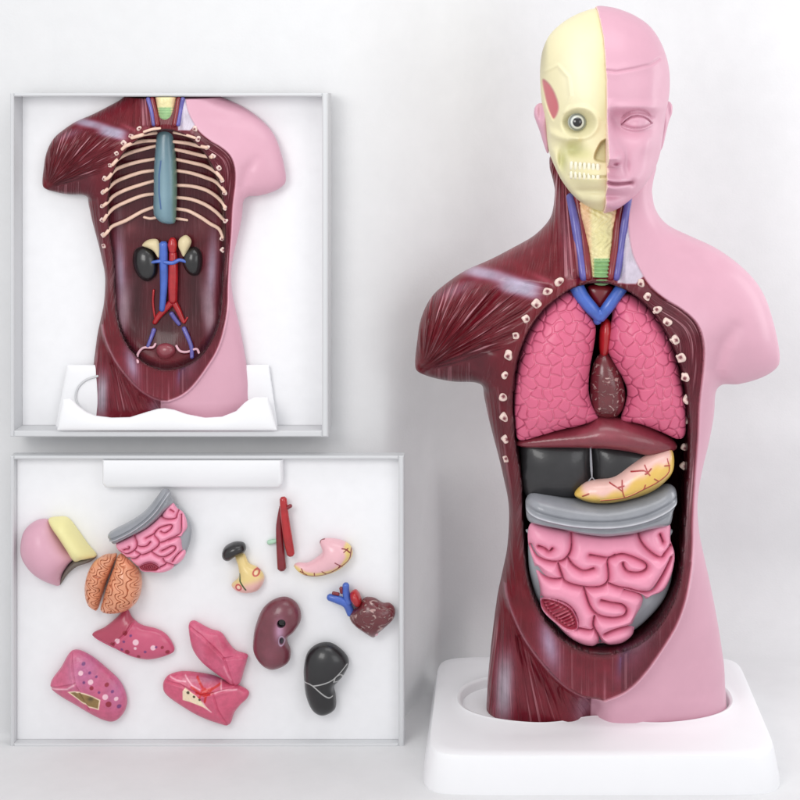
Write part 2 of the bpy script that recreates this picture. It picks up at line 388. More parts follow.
    mixc((118,44,56),.7*UU*sm(600,690,qy)); mixc((178,168,196),.75*UU*gell(qx,qy,549,640,9,26,-12)); mixc((190,188,210),.85*UU*gell(qx,qy,640,630,11,34,22)); mixc((70,80,150),.8*UU*gell(qx,qy,626,642,4.5,22,14))  # belly sheen painted in as pale patches, beside a blue stripe
    mixc((205,150,160),.9*UU*np.exp(-((qx-604)/1.2)**2)*sm(655,690,qy)*.5)
    # neck: pale fascia by the vein
    mixc((200,194,208),.95*sm(1,-1,sdist(np.array([(624,196),(632,206),(630,235),(636,258),(645,275),(636,284),(618,284),(617,260),(620,230)]),qx,qy)*-1)*(N[:,1]<.3))
    band=sm(0,3,-skin)*(qx>620)*(qy>285)*(dex<0)
    mixc((92,30,44),.7*band)
    # opening
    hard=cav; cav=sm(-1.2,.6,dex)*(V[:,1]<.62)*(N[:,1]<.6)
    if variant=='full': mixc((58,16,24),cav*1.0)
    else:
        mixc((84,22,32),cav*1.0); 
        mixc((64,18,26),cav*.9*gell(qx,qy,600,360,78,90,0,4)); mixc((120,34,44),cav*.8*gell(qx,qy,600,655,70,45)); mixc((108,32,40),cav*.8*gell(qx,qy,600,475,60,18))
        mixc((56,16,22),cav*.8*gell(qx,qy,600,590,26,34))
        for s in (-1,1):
            mixc((178,168,190),cav*.75*gell(qx,qy,600+s*68,500,8,60,s*3)); mixc((172,150,160),cav*.75*gell(qx,qy,600+s*63,560,11,46,-s*12,3)); mixc((50,16,22),cav*.8*gell(qx,qy,600+s*44,540,14,60))  # pale sheen bands painted on the cavity wall, with psoas patches
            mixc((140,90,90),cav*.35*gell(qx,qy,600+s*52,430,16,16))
    mixc((44,10,17),.8*np.exp(-((dex-1.0)/2.4)**2)*sm(.05,-.2,V[:,1]))  # dark line paints the gap shadow around the opening
    skw=sm(-.7,.7,skin)
    sk=skw*(1-cav)
    sk=np.where(back,(V[:,0]>-.05)*1.0,sk)
    mixc(SK,sk); mixc((206,140,170),.0*sk)
    mixc((232,180,196),.6*np.exp(-(edged/1.5)**2)*(qy>300)*(1-cav)*(~back)); cav=hard
    setcol(me,C)
    # ---- fibre direction
    t=np.stack([qx+.25*(qy-400),qy,np.zeros(n)],1); amp=np.full(n,.22)
    def reg(w,a,b_,c,am):
        nonlocal amp
        m=w>.5; t[m]=np.stack([a,b_,qx*0+c],1)[m]
        amp=np.where(m,am*sm(.5,1,w),amp*sm(.5,.0,w))
    def bx(x0,x1,y0,y1,e=7): return sm(x0-e,x0+e,qx)*sm(x1+e,x1-e,qx)*sm(y0-e,y0+e,qy)*sm(y1+e,y1-e,qy)
    sd=sm(-6,0,-dex-2)
    reg(bx(470,532,385,620)*sm(2,12,-dex),qx*1.0-qy*.12,qy*.4,1,.3)
    reg(bx(300,478,352,420,12)*sm(20,8,A),qx*.9,qy*.2,3,.5)
    reg(sm(8,20,A)*sm(112,100,A)*sm(165,125,R)*sm(2,20,-dex)*sm(268,290,qy)*sm(560,545,qx),A*1.6+.02*R,R*.6,7,1.0)
    amp*=1-.85*gell(qx,qy,500,279,50,12,12,4); amp*=np.where(qx<560,sm(6,26,R),1)
    reg(bx(547,590,130,279,5)*sm(0,4,-dex),np.degrees(np.arctan2(qx-560,qy-120))*2.6,qy*.3,11,.75)
    reg(sm(590,640,qy)*sm(0,4,-inU)*(qx<610)*(sm(725,705,qy) if variant!='full' else 1),np.degrees(np.arctan2(qx-505,qy-560))*2.2,qy*.2,2,.6)
    reg(sm(585,625,qy)*sm(0,3,inU)*sm(0,6,-dex),qx,qy*.2,4,.35)
    reg(bx(640,730,290,590,12)*sm(-1,-2,skin)*sm(1,5,-dex),edged*1.5,edgea*.4,9,.75)
    wp=gell(qx,qy,504,688,9,36,2,3); amp=np.maximum(amp,.0)*(1-sk)
    amp[cav]=.0 if variant=='full' else .10
    t[cav]=np.stack([qx,qy*.5,qx*0],1)[cav]; amp[back]=.2*(1-sk[back])
    setvec(me,t,'flow'); setvec(me,np.stack([amp,amp,amp],1),'fib')
    # ---- split into the skin part and the muscle part, shading kept smooth over the seam
    if warp: me.vertices.foreach_set('co',warp(V,qx,qy).astype(np.float32).ravel()); me.update()
    Nv=getN(me); nf=len(me.polygons); fv=np.empty(len(me.loops),np.int32); me.loops.foreach_get('vertex_index',fv); fv=fv.reshape(-1,4)
    fs=sk[fv].mean(1)>.5
    Vw=warp(V,qx,qy) if warp else V; out=[]
    for nm,sel,mt in (('skin_half',fs,mats['skin']),('muscle_half',~fs,mats['muscle'])):
        q=fv[sel]; used=np.unique(q); mp=np.full(n,-1); mp[used]=np.arange(len(used))
        m2=mesh_np(nm,Vw[used],mp[q]); nr=Nv[used]
        setcol(m2,C[used]); setvec(m2,t[used],'flow'); setvec(m2,np.stack([amp]*3,1)[used],'fib')
        m2.normals_split_custom_set_from_vertices(nr.tolist())
        out.append(link(nm,m2,mt,root))
MT={}
MT['skin']=mat('pink_painted_resin',attr=True,rough=.42,spec=.4,coat=.1,mottle=.035,mscale=3,nbump=.06,nscale=9)
MT['muscle']=mat('maroon_painted_muscle',attr=True,rough=.34,spec=.24,coat=.24,mottle=.22,mscale=7,bump='flow')
MT['paint']=mat('painted_resin',attr=True,rough=.33,spec=.5,coat=.3,mottle=.05,mscale=9)
MT['paintrough']=mat('painted_resin_uneven',attr=True,rough=.36,spec=.5,coat=.25,mottle=.15,mscale=16,nbump=.9,nscale=26)
MT['lung']=mat('lung_paint',attr=True,rough=.40,spec=.4,coat=.15,mottle=.05,mscale=5)
MT['gut']=mat('pink_bowel_paint',attr=True,rough=.40,spec=.45,coat=.15,mottle=.05,mscale=5)
MT['grey']=mat('grey_bowel_paint',(150,152,158),rough=.30,spec=.5,coat=.3,mottle=.06,mscale=6)
MT['liver']=mat('black_gloss_paint',(38,37,39),rough=.36,spec=.45,coat=.3,mottle=.35,mscale=3,nbump=.15,nscale=15)
MT['bone']=mat('rib_paint',(228,192,172),rough=.4,coat=.2,mottle=.10,mscale=14)
MT['dot']=mat('rib_end_paint',attr=True,rough=.4,coat=.2,mottle=.25,mscale=30,nbump=.6,nscale=30)
MT['blue']=mat('blue_vessel_paint',(66,98,182),rough=.3,coat=.3,mottle=.2,mscale=9,nbump=.35,nscale=16)
MT['vein']=mat('violet_vessel_paint',(92,86,158),rough=.3,coat=.3,mottle=.25,mscale=7)
MT['red']=mat('red_vessel_paint',(168,26,32),rough=.28,coat=.4,mottle=.24,mscale=9,nbump=.45,nscale=18)
MT['dred']=mat('dark_red_vessel_paint',(122,22,34),rough=.3,coat=.35,mottle=.22,mscale=9)
MT['white']=mat('white_plastic',(238,238,240),rough=.35,spec=.4,mottle=.008,mscale=3)
MT['cream']=mat('cream_bone_paint',attr=True,rough=.45,spec=.4,coat=.1,mottle=.03,mscale=5)
MT['frame']=mat('pale_grey_frame',(205,206,208),rough=.5)
MT['back']=mat('white_board',(236,236,238),rough=.7,mottle=.02,mscale=8)
MT['cyc']=mat('white_paper',(220,220,221),rough=.75,spec=.2,mottle=.022,mscale=3.5,nbump=.12,nscale=40)
MT['tooth']=mat('tooth_white',(234,228,206),rough=.25,coat=.3)
MT['eyew']=mat('eye_paint',attr=True,rough=.15,coat=.6)
MT['hline']=mat('pale_line_paint',(206,196,190),rough=.4)
MT['curl']=mat('pink_white_duct_paint',(225,178,190),rough=.35,coat=.3)
MT['seam']=mat('grey_line_paint',(150,150,156),rough=.4)
MT['heart']=mat('dark_heart_paint',(100,36,42),rough=.28,coat=.45,mottle=.25,mscale=8,bump='streak')
MT['black']=mat('kidney_paint',(26,24,25),rough=.3,coat=.4,mottle=.3,mscale=8,nbump=.3,nscale=12)
MT['brown']=mat('brown_organ_paint',attr=True,rough=.33,coat=.35,mottle=.16,mscale=9,nbump=.25,nscale=26)
MT['brain']=mat('brain_paint',(216,142,110),rough=.5,coat=.1,mottle=.05,bump='gyri')
MT['inner']=mat('cap_inside_paint',(112,104,96),rough=.6,mottle=.1)
def const(c):
    return lambda qx,qy,V,N: np.tile(np.array(c,float),(len(qx),1))
def mixer(C):
    def f(c,w):
        w=np.clip(w,0,1)[:,None]; C[:]=C*(1-w)+np.asarray(c,float)*w
    return f
def stand(name,loc,hw,hd,Hh,flare,rc,rr,rdep,label,cat,notch=.3,tilt=0,group=None,taper=0):
    """moulded plastic base with a lobed well for the torso"""
    N=160; ths=[2*math.pi*i/N+.001 for i in range(N)]
    def rrect(a,b,z,n=11):
        L=[]
        for t in ths:
            c,s=math.cos(t),math.sin(t); r=(abs(c/a)**n+abs(s/b)**n)**(-1/n); L.append((r*c*(1-taper*r*s/hd),r*s,z))
        return L
    def pea(g,z):
        L=[]
        for t in ths:
            c,s=math.cos(t),math.sin(t); a,b=rr[0]+g,rr[1]+g
            r=(abs(c/a)**2.5+abs(s/b)**2.5)**(-1/2.5); x,y=r*c,r*s
            if s<0: y*=1-notch*math.exp(-(x/(.26*rr[0]))**2)
            L.append((x+rc[0],y+rc[1],z))
        return L
    rx=.05
    lp=[rrect(hw+flare,hd+flare,0),rrect(hw+flare,hd+flare,.03),rrect(hw,hd,Hh-rx),rrect(hw-rx*.3,hd-rx*.3,Hh-rx*.3),rrect(hw-rx,hd-rx,Hh),rrect(hw-.12,hd-.12,Hh)]
    A=np.array(lp[-1]); B=np.array(pea(.06,Hh))
    lp.append([tuple(v) for v in (A+B)/2]); lp.append(pea(.06,Hh)); lp.append(pea(.035,Hh+.012)); lp.append(pea(.01,Hh+.004)); lp.append(pea(0,Hh-.01)); lp.append(pea(-.015,Hh-rdep)); lp.append(pea(-.2,Hh-rdep))
    V=[p for l in lp for p in l]; Fc=[]
    for i in range(len(lp)-1):
        for j in range(N): Fc.append((i*N+j,i*N+(j+1)%N,(i+1)*N+(j+1)%N,(i+1)*N+j))
    Fc.append(tuple(range(N))[::-1]); Fc.append(tuple(range((len(lp)-1)*N,len(lp)*N)))
    me=bpy.data.meshes.new(name); me.from_pydata(V,[],Fc); me.update(); recalc(me); me.shade_smooth(); me.set_sharp_from_angle(angle=math.radians(40))
    o=link(name,me,MT['white'],None,loc); o.rotation_euler=(tilt,0,0); tag(o,label,cat,group); return o
# ---------- setting: one white paper sweep, nearer behind the two picture boxes
def backdrop():
    xs=np.concatenate([np.linspace(-16,-1.6,30),np.linspace(-1.55,1.6,90),np.linspace(1.8,16,30)])
    def yw(x,z):
        v=float(sm(.3,4.4,z)); lo=.08+1.62*float(sm(-1.22,-.66,x))+1.5*float(sm(-.4,2.4,x)); t2=float(np.clip((x+1.75)/3.9,0,1)); t2=t2*t2*(3-2*t2); hi=.28+2.92*t2
        lo=lo+.20*float(sm(2.2,2.95,z))
        return lo*(1-v)+hi*v
    V=[];m=0
    for x in xs:
        t=float(sm(-1.10,-.3,x)); r=.08+.9*t; col=[]; y0=yw(x,0)
        for y in np.linspace(-7,y0-r,12): col.append((x,y,0))
        for z in np.concatenate([r*(1-np.cos(np.linspace(0,math.pi/2,14)[1:])),r+.05+(4-r-.05)*np.linspace(0,1,40),np.linspace(4.5,16,12)]):
            c=r-math.sqrt(max(0,r*r-(r-z)**2)) if z<r else 0
            col.append((x,yw(x,z)-c,z))
        m=len(col); V+=col
    Q=[(i*m+j,(i+1)*m+j,(i+1)*m+j+1,i*m+j+1) for i in range(len(xs)-1) for j in range(m-1)]
    me=mesh_np('backdrop',V,Q); o=link('backdrop',me,MT['cyc']); o['kind']='structure'
backdrop()
# ---------- picture boxes
def box_frame(name,ox0,oy0,ox1,oy1,wl,wt,wr,wb,yf,depth,label):
    a=W(ox0,oy0,yf); b=W(ox1,oy1,yf); k=(D+yf)/D/100
    x0,x1,z1,z0=a.x,b.x,a.z,b.z; c=thing(name,((x0+x1)/2,yf+depth,z0),label,'picture box','picture boxes')
    bev=.012
    def board(X0,X1,Z0,Z1,nm='frame_board'):
        lp=[]
        for y,g in ((yf,bev),(yf+bev,0),(yf+depth,0)):
            lp.append([(X0+g,y,Z0+g),(X1-g,y,Z0+g),(X1-g,y,Z1-g),(X0+g,y,Z1-g)])
        o=loops_mesh(nm,lp,MT['frame'],c,ang=30); return o
    t=[w*k for w in (wl,wt,wr,wb)]
    board(x0,x0+t[0],z0,z1); board(x1-t[2],x1,z0,z1); board(x0+t[0]+.001,x1-t[2]-.001,z1-t[1],z1); board(x0+t[0]+.001,x1-t[2]-.001,z0,z0+t[3])
    e=.002; lp=[[(x0+t[0]+e,y,z0+t[3]+e),(x1-t[2]-e,y,z0+t[3]+e),(x1-t[2]-e,y,z1-t[1]-e),(x0+t[0]+e,y,z1-t[1]-e)] for y in (yf+depth-.03,yf+depth-.004)]
    loops_mesh('backing_board',lp,MT['back'],c,smooth=False)
    # white lining boards inside the frame
    if depth>.4:
        l=.012
        for (X0,X1,Z0,Z1) in ((x0+t[0]+e,x0+t[0]+e+l,z0+t[3]+e,z1-t[1]-e),(x1-t[2]-e-l,x1-t[2]-e,z0+t[3]+e,z1-t[1]-e),(x0+t[0]+2*e+l,x1-t[2]-2*e-l,z0+t[3]+e,z0+t[3]+e+l)):
            lp=[[(X0,y,Z0),(X1,y,Z0),(X1,y,Z1),(X0,y,Z1)] for y in (yf+.012,yf+depth-.034)]
            loops_mesh('lining',lp,MT['back'],c,smooth=False)
    return c
YF=-.10
box_frame('picture_box',10,93,328,437,3.5,3.5,6,6,YF,.30,'upper pale grey box frame around the open, empty-chested torso')
box_frame('picture_box',10,456,404,750,3.5,3.5,5.5,6,YF,.14,'lower pale grey box frame around the loose organs on white')
# ---------- main torso
TOR=thing('anatomical_torso',(1.0,0,HZ-6.22),'large half muscle, half pink skin torso with head standing on the white base','anatomy model')
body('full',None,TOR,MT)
DOTS=[(559,282),(548,292),(537,304),(526,319),(516,336),(508.5,355),(505,375),(504,397),(505,417),(506,439),(506.5,459),(641,283),(647,297),(657,310),(667,322),(675,340),(681,358),(685,377),(687,399),(687,419),(685,447),(684,466)]
def surf_y(root,px,py,off=0):
    """front surface of the torso parts under a picture point, by ray cast"""
    best=None
    o=Vector((0,-D,HZ)); d=(W(px,py,0)-o).normalized()
    for c in root.children:
        if c.name.split('.')[0] in ('skin_half','muscle_half'):
            w=Vector(wloc(root)); ok,p,nrm,i=c.ray_cast(o-w,d)
            if ok:
                y=p.y+w.y
                if best is None or y<best: best=y
    return best if best is not None else 0
bpy.context.view_layer.update()
def rib_dots(pts,root,r):
    for i,(px,py) in enumerate(pts):
        y=surf_y(root,px,py)-.004; cc=W(px,py,y); V=[];rad=r*rng.uniform(.85,1.15)
        lps=[]
        for a in np.linspace(.18,math.pi-.25,9):
            lps.append([tuple(cc+Vector((rad*math.sin(a)*math.cos(t)*(1+.2*math.sin(2*t+i)+.1*math.sin(3*t+2*i)),-(.55-.35*math.exp(-(a/.5)**2)*0)*rad*math.cos(a),rad*math.sin(a)*math.sin(t)*(1.0+.16*math.sin(2*t+i*2)+.05*math.sin(3*t+i))))) for t in np.linspace(0,2*math.pi,18,endpoint=False)])
        o=loops_mesh('rib_end',lps,MT['dot'],root,ang=180); v=getV(o.data); v=v-v.mean(0); q=np.hypot(v[:,0]-rad*.25*math.cos(i*2.1),v[:,2]-rad*.25*math.sin(i*2.1))/rad
        C=np.tile(np.array((226,200,190.)),(len(v),1)); w=(sm(.5,.25,q)*(v[:,1]<0))[:,None]; setcol(o.data,C*(1-w)+np.array((110,40,50.))*w)
rib_dots(DOTS,TOR,.043)
# ---------- head
XS=lambda qy: np.interp(qy,[0,6,40,80,120,160,212],[594.5,595,600,602,602,601,600])
HEADO=[(597,6),(606,6.5),(618,9),(635,16),(650,27),(661,44),(668,66),(669,90),(665,115),(662,135),(658,153),(651,169),(641,183),(629,195),(614,206),(600,210),(586,206),(572,196),(560,181),(552,165),(547,150),(544,125),(540,100),(538.5,78),(539,62),(541.5,48),(548,34),(559,23),(573,14),(587,8.5)]
jaw=lambda x,y: -.38*sm(120,200,y)
def g2(x,y,cx,cy,sx,sy): return np.exp(-((x-cx)/sx)**2-((y-cy)/sy)**2)
def face_d(x,y):
    dx=x-601; ax=np.abs(dx)
    d=-.17*g2(x,y,627,121,18,11)+.065*g2(x,y,628,107,24,4.5)-.05*g2(x,y,608,117,6,9)
    nose=np.interp(y,[98,108,116,126,140,150,155,160,164],[.0,.05,.10,.17,.27,.34,.35,.20,0]); nw=np.interp(y,[98,112,125,140,150,158],[9,6,6.5,8,10,11])
    d+=nose*np.exp(-(ax/nw)**2.2)
    d+=.11*np.exp(-(((x-611.5)/5.0)**2+((y-154)/5.0)**2)**1.4); d-=.10*g2(x,y,609,160.5,3.4,1.7)
    e=((x-631.5)/13.5)**2+((y-121.3)/7.4)**2; d+=.15*np.exp(-e**1.7)
    up=np.interp(x,[617,621,626,632,638,643,646.5],[123.5,119.5,116.3,115.2,116.3,118.8,122.3]); lo=np.interp(x,[617,622,628,634,640,646.5],[123.5,125.8,127.2,127.1,125.6,122.3])
    inx=sm(615.5,618,x)*sm(649,645.5,x)
    d+=.022*np.exp(-((y-up+1.6)/1.5)**2)*inx; d-=.035*np.exp(-((y-up)/.95)**2)*inx; d-=.03*np.exp(-((y-up+5.4)/1.4)**2)*sm(615,620,x)*sm(652,644,x)
    d-=.022*np.exp(-((y-lo)/.9)**2)*inx; d+=.016*np.exp(-((y-lo-1.7)/1.4)**2)*inx
    d+=.02*g2(x,y,632,121,4.2,4.6)
    d+=.07*g2(x,y,640,141,13,12); d-=.04*g2(x,y,651,156,9,20); d-=.05*g2(x,y,620,163,4,12)
    mo=178.6-.9*np.exp(-(ax/3.5)**2)+.6*np.sin(np.clip(ax/24,0,1)*3.14)
    d+=.07*g2(x,y,601,177,24,13)
    d+=.065*np.exp(-(ax/17)**2.6)*np.exp(-((y-mo+3.6)/3.0)**2)+.085*np.exp(-(ax/15)**2.4)*np.exp(-((y-mo-4.2)/3.6)**2)
    d-=.085*np.exp(-((y-mo)/1.25)**2)*sm(27,21,ax); d-=.05*g2(x,y,626,179,3,3.4)
    d-=.06*g2(x,y,603,191,15,3.2); d+=.10*g2(x,y,602,201,17,8); d-=.025*g2(x,y,601,168,2.2,4)
    d-=.03*g2(x,y,657,90,8,20)
    dl,_=dline([(601,72),(612,73),(628,70),(645,66),(655,60)],x,y); d-=.022*np.exp(-(dl/1.6)**2); d+=.015*np.exp(-((dl)/6)**2)
    return d
def skull_d(x,y):
    r=np.hypot((x-576)/13.5,(y-122)/11.5); d=-.12*np.exp(-r**4)+.025*np.exp(-((r-1.25)/.22)**2)
    dl,_=dline([(547,131),(556,135),(566,138),(574,137)],x,y); d+=.06*np.exp(-(dl/4)**2)
    d-=.13*g2(x,y,571,149,9,7.5); d-=.10*g2(x,y,560,160,4,11)
    s=sdist(cr([(598,139),(594,144),(590,153),(591,158),(600,160),(603,158),(603,139)]),x,y); d-=.07*sm(-.8,2,s)
    d+=.10*g2(x,y,588,172,18,11); d-=.03*np.exp(-((y-172.8)/1.3)**2)*sm(564,570,x); d+=.05*g2(x,y,590,197,13,7); d-=.03*g2(x,y,588,187,16,3)
    dl,_=dline([(552,150),(557,168),(566,184),(578,196)],x,y); d+=.035*np.exp(-(dl/4)**2)
    s=sdist(cr([(541,80),(548,84),(554,95),(557,108),(553,120),(549,114),(544,100)]),x,y); d-=.035*sm(-1,1.5,s)
    dl,_=dline([(544,72),(556,66),(566,78),(568,96),(562,112)],x,y); d+=.012*np.exp(-(dl/1.8)**2)
    return d
def face_c(x,y,V,N):
    C=np.tile(SK,(len(x),1)); m=mixer(C)
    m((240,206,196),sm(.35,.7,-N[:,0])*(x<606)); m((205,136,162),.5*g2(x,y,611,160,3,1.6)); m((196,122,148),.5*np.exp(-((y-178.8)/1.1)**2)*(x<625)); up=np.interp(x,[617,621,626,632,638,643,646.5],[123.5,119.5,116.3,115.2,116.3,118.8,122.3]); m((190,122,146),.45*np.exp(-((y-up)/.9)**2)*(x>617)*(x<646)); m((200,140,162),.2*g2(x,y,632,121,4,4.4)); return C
def skull_c(x,y,V,N):
    C=np.tile(np.array((224,215,174.)),(len(x),1)); m=mixer(C)
    m((236,231,208),.5*g2(x,y,575,70,16,40)); m((196,104,112),.95*sm(0,2.5,sdist(cr([(542,80),(548,84),(554,95),(557,108),(553,118),(549,112),(545,98)]),x,y)+1.2))
    m((196,196,140),.75*g2(x,y,571,148,9,8)); m((182,184,126),.6*g2(x,y,561,160,4,11)); m((176,166,116),.7*sm(-.5,1.5,sdist(cr([(598,139),(594,144),(590,153),(591,158),(600,160),(603,158),(603,139)]),x,y))); m((214,206,160),.5*g2(x,y,577,122,13,11)); m((205,200,140),.5*g2(x,y,582,152,8,5)); m((214,208,160),.5*np.exp(-((x-598)/4)**2)*(y<120))
    m((206,196,150),.5*g2(x,y,584,172,19,9)); m((120,112,92),.5*np.exp(-((y-40)/30)**2)*sm(549,541,x)); return C
face=relief('face_half',HEADO,0.0,.66,.72,MT['skin'],TOR,L=70,h=1.15,detail=face_d,color=face_c,pw=.93,
   cut=lambda X,Y,Zz:(X-(XS(CY+(HZ-Zz)*100)-CX)/100)+0*Y,shear=jaw)
SKO=[(600+(x-600)*.975,108+(y-108)*.982) for x,y in HEADO]
skull=relief('skull_half',SKO,0.0,.62,.70,MT['cream'],TOR,L=70,h=1.15,detail=skull_d,color=skull_c,pw=.93,
   cut=lambda X,Y,Zz:((XS(CY+(HZ-Zz)*100)-CX)/100+.006-X)+0*Y,shear=jaw)
def ray_y(obj,px,py):
    bpy.context.view_layer.update(); o=Vector((0,-D,HZ)); d=(W(px,py,0)-o).normalized(); w=Vector(wloc(obj))
    ok,p,n,i=obj.ray_cast(o-w,d); return p.y+w.y if ok else -.3
def eye_c(x,y,V,N):
    r=np.hypot(x-577,y-122); C=np.tile(np.array((196,200,196.)),(len(x),1)); m=mixer(C)
    m((120,126,124),np.exp(-((r-7.6)/1.1)**2)); m((214,216,208),np.exp(-((r-5.8)/.8)**2)); m((14,12,12),sm(5.0,4.2,r)); return C
ye=ray_y(skull,577,122)
relief('eye',[(577+9.4*math.cos(t),122+9.2*math.sin(t)) for t in np.linspace(0,2*math.pi,14,endpoint=False)],ye-.03,.09,.08,MT['eyew'],skull,L=40,h=.6,color=eye_c)
for i in range(7):
    for row in (0,1):
        px=597.8-i*4.35; py=(168.2 if row==0 else 177.4)+i*-.4; y=ray_y(skull,px,py)+.002; w=.0195; hh=.047 if row==0 else .041
        c=W(px,py,y); lps=[]
        for dyy,s in ((-.024,.35),(-.019,.8),(0,1.0),(.03,.9)):
            lps.append([tuple(c+Vector((w*s*math.copysign(abs(math.cos(t))**.6,math.cos(t)),dyy,hh*s*math.copysign(abs(math.sin(t))**.6,math.sin(t))))) for t in np.linspace(0,2*math.pi,12,endpoint=False)])
        loops_mesh('tooth',lps,MT['tooth'],skull,ang=70)
def ear_d(cx,cy,s):
    return lambda x,y: -.05*g2(x,y,cx+s*1.0,cy-6,3.0,9)
relief('ear',[(546,106),(540,103),(535,107),(534,115),(537,124),(540,132),(543,142),(547,153),(549,150),(549,130),(549,112)],.02,.13,.10,MT['skin'],skull,L=30,h=.8,detail=ear_d(540,118,0),color=lambda x,y,V,N:np.tile(SK,(len(x),1)))
relief('ear',[(663,104),(668,101),(672,105),(672,113),(669,121),(666,133),(663,146),(660,150),(659,135),(660,115)],.02,.13,.10,MT['skin'],face,L=30,h=.8,detail=ear_d(668,118,0),color=lambda x,y,V,N:np.tile(SK,(len(x),1)))
# ---------- throat
def trach_c(x,y,V,N):
    C=np.tile(np.array((226,214,160.)),(len(x),1)); m=mixer(C)
    m((232,178,140),.7*sm(8,14,np.abs(x-601)*(1+.0*y))*(y<258)); m((208,202,140),.5*g2(x,y,604,240,8,18))
    gz=sm(9.5,7.5,np.abs(x-601.5))*sm(256,258,y); m((150,190,132),gz*.95); m((112,160,108),gz*.6*(np.sin(y*1.7)>.5)); return C
TYS=[surf_y(TOR,601,q) for q in (205,220,235,250,262,274)]
def trach_d(x,y): return .016*np.sin(y*1.7)*(y>258)*(np.abs(x-601)<9)+.006*np.sin(x*.9+np.sin(y*.31)*3)*np.sin(y*.55+x*.2)*(y<255)
def SY(px,py,off): return W(px,py,surf_y(TOR,px,py)-off)
yt=surf_y(TOR,601,230)
relief('trachea',[(579,201),(619,201),(619,210),(614,230),(612,250),(611,268),(609,281),(601,284),(592,281),(590,268),(588,250),(584,230),(579,208)],yt+.02,.09,.2,MT['paintrough'],TOR,L=16,h=1.0,detail=trach_d,color=trach_c,shear=lambda x,y:np.interp(y,(205,220,235,250,262,274),TYS)-yt)
for s,nm,m,xs_,r in ((-1,'artery','dred',(577,581,585,588),.042),(1,'artery','dred',(623,618,615,611),.040),(-1,'jugular_vein','vein',(570,575,579,583),.045),(1,'jugular_vein','vein',(629,625,621,617),.040)):
    tube(nm,[SY(x,y,.01) for x,y in zip(xs_,(196,222,248,274))]+[SY(xs_[3]-s*1,280,-.035)],[r*.9,r,r,r*.7],MT[m],TOR)
# ---------- organs in the opening
z4=lambda p: Z(480,270,3.3333,p); z5=lambda p: Z(480,470,3.3333,p); zi=lambda p: Z(515,480,4.4444,p)
gp=[]
for i in range(-2,30):
    for j in range(-2,24):
        gp.append((505+j*12+(i%2)*6+rng.normal(0,1.9),272+i*10.5+rng.normal(0,1.8)))
gp=np.array(gp)
def cells(x,y):
    x=x+1.5*np.sin(y*.35+x*.1); y=y+1.5*np.sin(x*.33)
    a=np.full(len(x),1e9); b_=a.copy(); w=np.zeros(len(x),int)
    for k,(px,py) in enumerate(gp):
        d=np.hypot(x-px,y-py); m=d<a; b_=np.where(m,a,np.minimum(b_,d)); w[m]=k; a=np.where(m,d,a)
    return (b_-a),w
def lung_d(x,y):
    e,w=cells(x,y); return .017*(sm(0,2.6,e)-1)
def lung_c(out):
    P=cr(out)
    def f(x,y,V,N):
        e,w=cells(x,y); C=np.tile(np.array((210,98,130.)),(len(x),1)); m=mixer(C); s=sdist(P,x,y); ed=sm(16,4,s+6*np.sin(x*.13)*np.sin(y*.11))
        ln=np.exp(-(e/.95)**2); m((146,48,80),ln*.9*ed); m((226,140,164),ln*.75*(1-ed)); return C
    return f
LU=z4([(300,68),(326,80),(350,120),(378,165),(386,200),(378,260),(366,330),(362,400),(375,450),(396,485),(390,497),(340,515),(260,532),(180,557),(140,567),(122,555),(115,500),(112,430),(118,350),(135,270),(160,200),(200,140),(250,90)])
o=relief('lung',LU,-.44,.31,.3,MT['lung'],None,L=34,h=1.1,detail=lung_d,color=lung_c(LU))
tag(o,'pink cobbled lung in the torso below the maroon muscle shoulder','lung','lungs in the open chest')
LU=z4([(446,84),(480,76),(520,90),(570,130),(610,180),(640,240),(660,310),(675,380),(686,450),(686,530),(678,555),(655,562),(600,537),(530,511),(480,505),(470,490),(485,440),(490,400),(475,360),(440,300),(425,260),(430,210),(440,150),(438,110)])
o=relief('lung',LU,-.44,.31,.3,MT['lung'],None,L=34,h=1.1,detail=lung_d,color=lung_c(LU))
tag(o,'pink cobbled lung in the torso beside the pink skin side','lung','lungs in the open chest')
HE=thing('heart',W(603,380,-.35),'dark brown heart with red and blue vessels between the two fixed lungs','heart')
relief('heart_muscle',[(603,352),(612,358),(620,372),(625,390),(624,405),(617,416),(603,418),(594,412),(590,398),(590,380),(594,362)],-.42,.17,.2,MT['heart'],HE,L=14,h=1.0)
relief('aorta',[(604,318),(611,322),(613,335),(610,350),(605,358),(600,354),(599,340),(600,328)],-.42,.11,.12,MT['red'],HE,L=14,h=1.0)
relief('aorta_branch',[(588,286),(612,286),(610,300),(602,312),(594,306)],-.42,.07,.1,MT['dred'],HE,L=14,h=1.0)
join_tubes('vena_cava',[([W(576,285,-.50),W(582,297,-.53),W(592,309,-.55),W(600,318,-.52)],[.075,.07,.065,.05]),([W(624,285,-.50),W(618,293,-.53),W(608,307,-.55),W(600,318,-.52)],[.06,.06,.06,.05]),([W(600,312,-.54),W(597,322,-.50)],[.06,.04])],MT['blue'],HE)
o=relief('diaphragm',z4([(400,480),(480,492),(560,515),(640,562),(656,592),(622,606),(560,614),(500,602),(430,592),(300,588),(150,590),(118,574),(160,552),(260,525),(350,505)]),-.38,.29,.25,MT['brown'],None,L=20,h=1.2,color=lambda x,y,V,N:np.tile(np.array((122,46,58.)),(len(x),1))+18*g2(x,y,600,428,22,5)[:,None])
tag(o,'dark maroon domed diaphragm strip under the two fixed lungs','diaphragm')
LV=thing('liver',W(555,468,-.3),'dark grey smooth liver under the maroon diaphragm in the torso','liver')
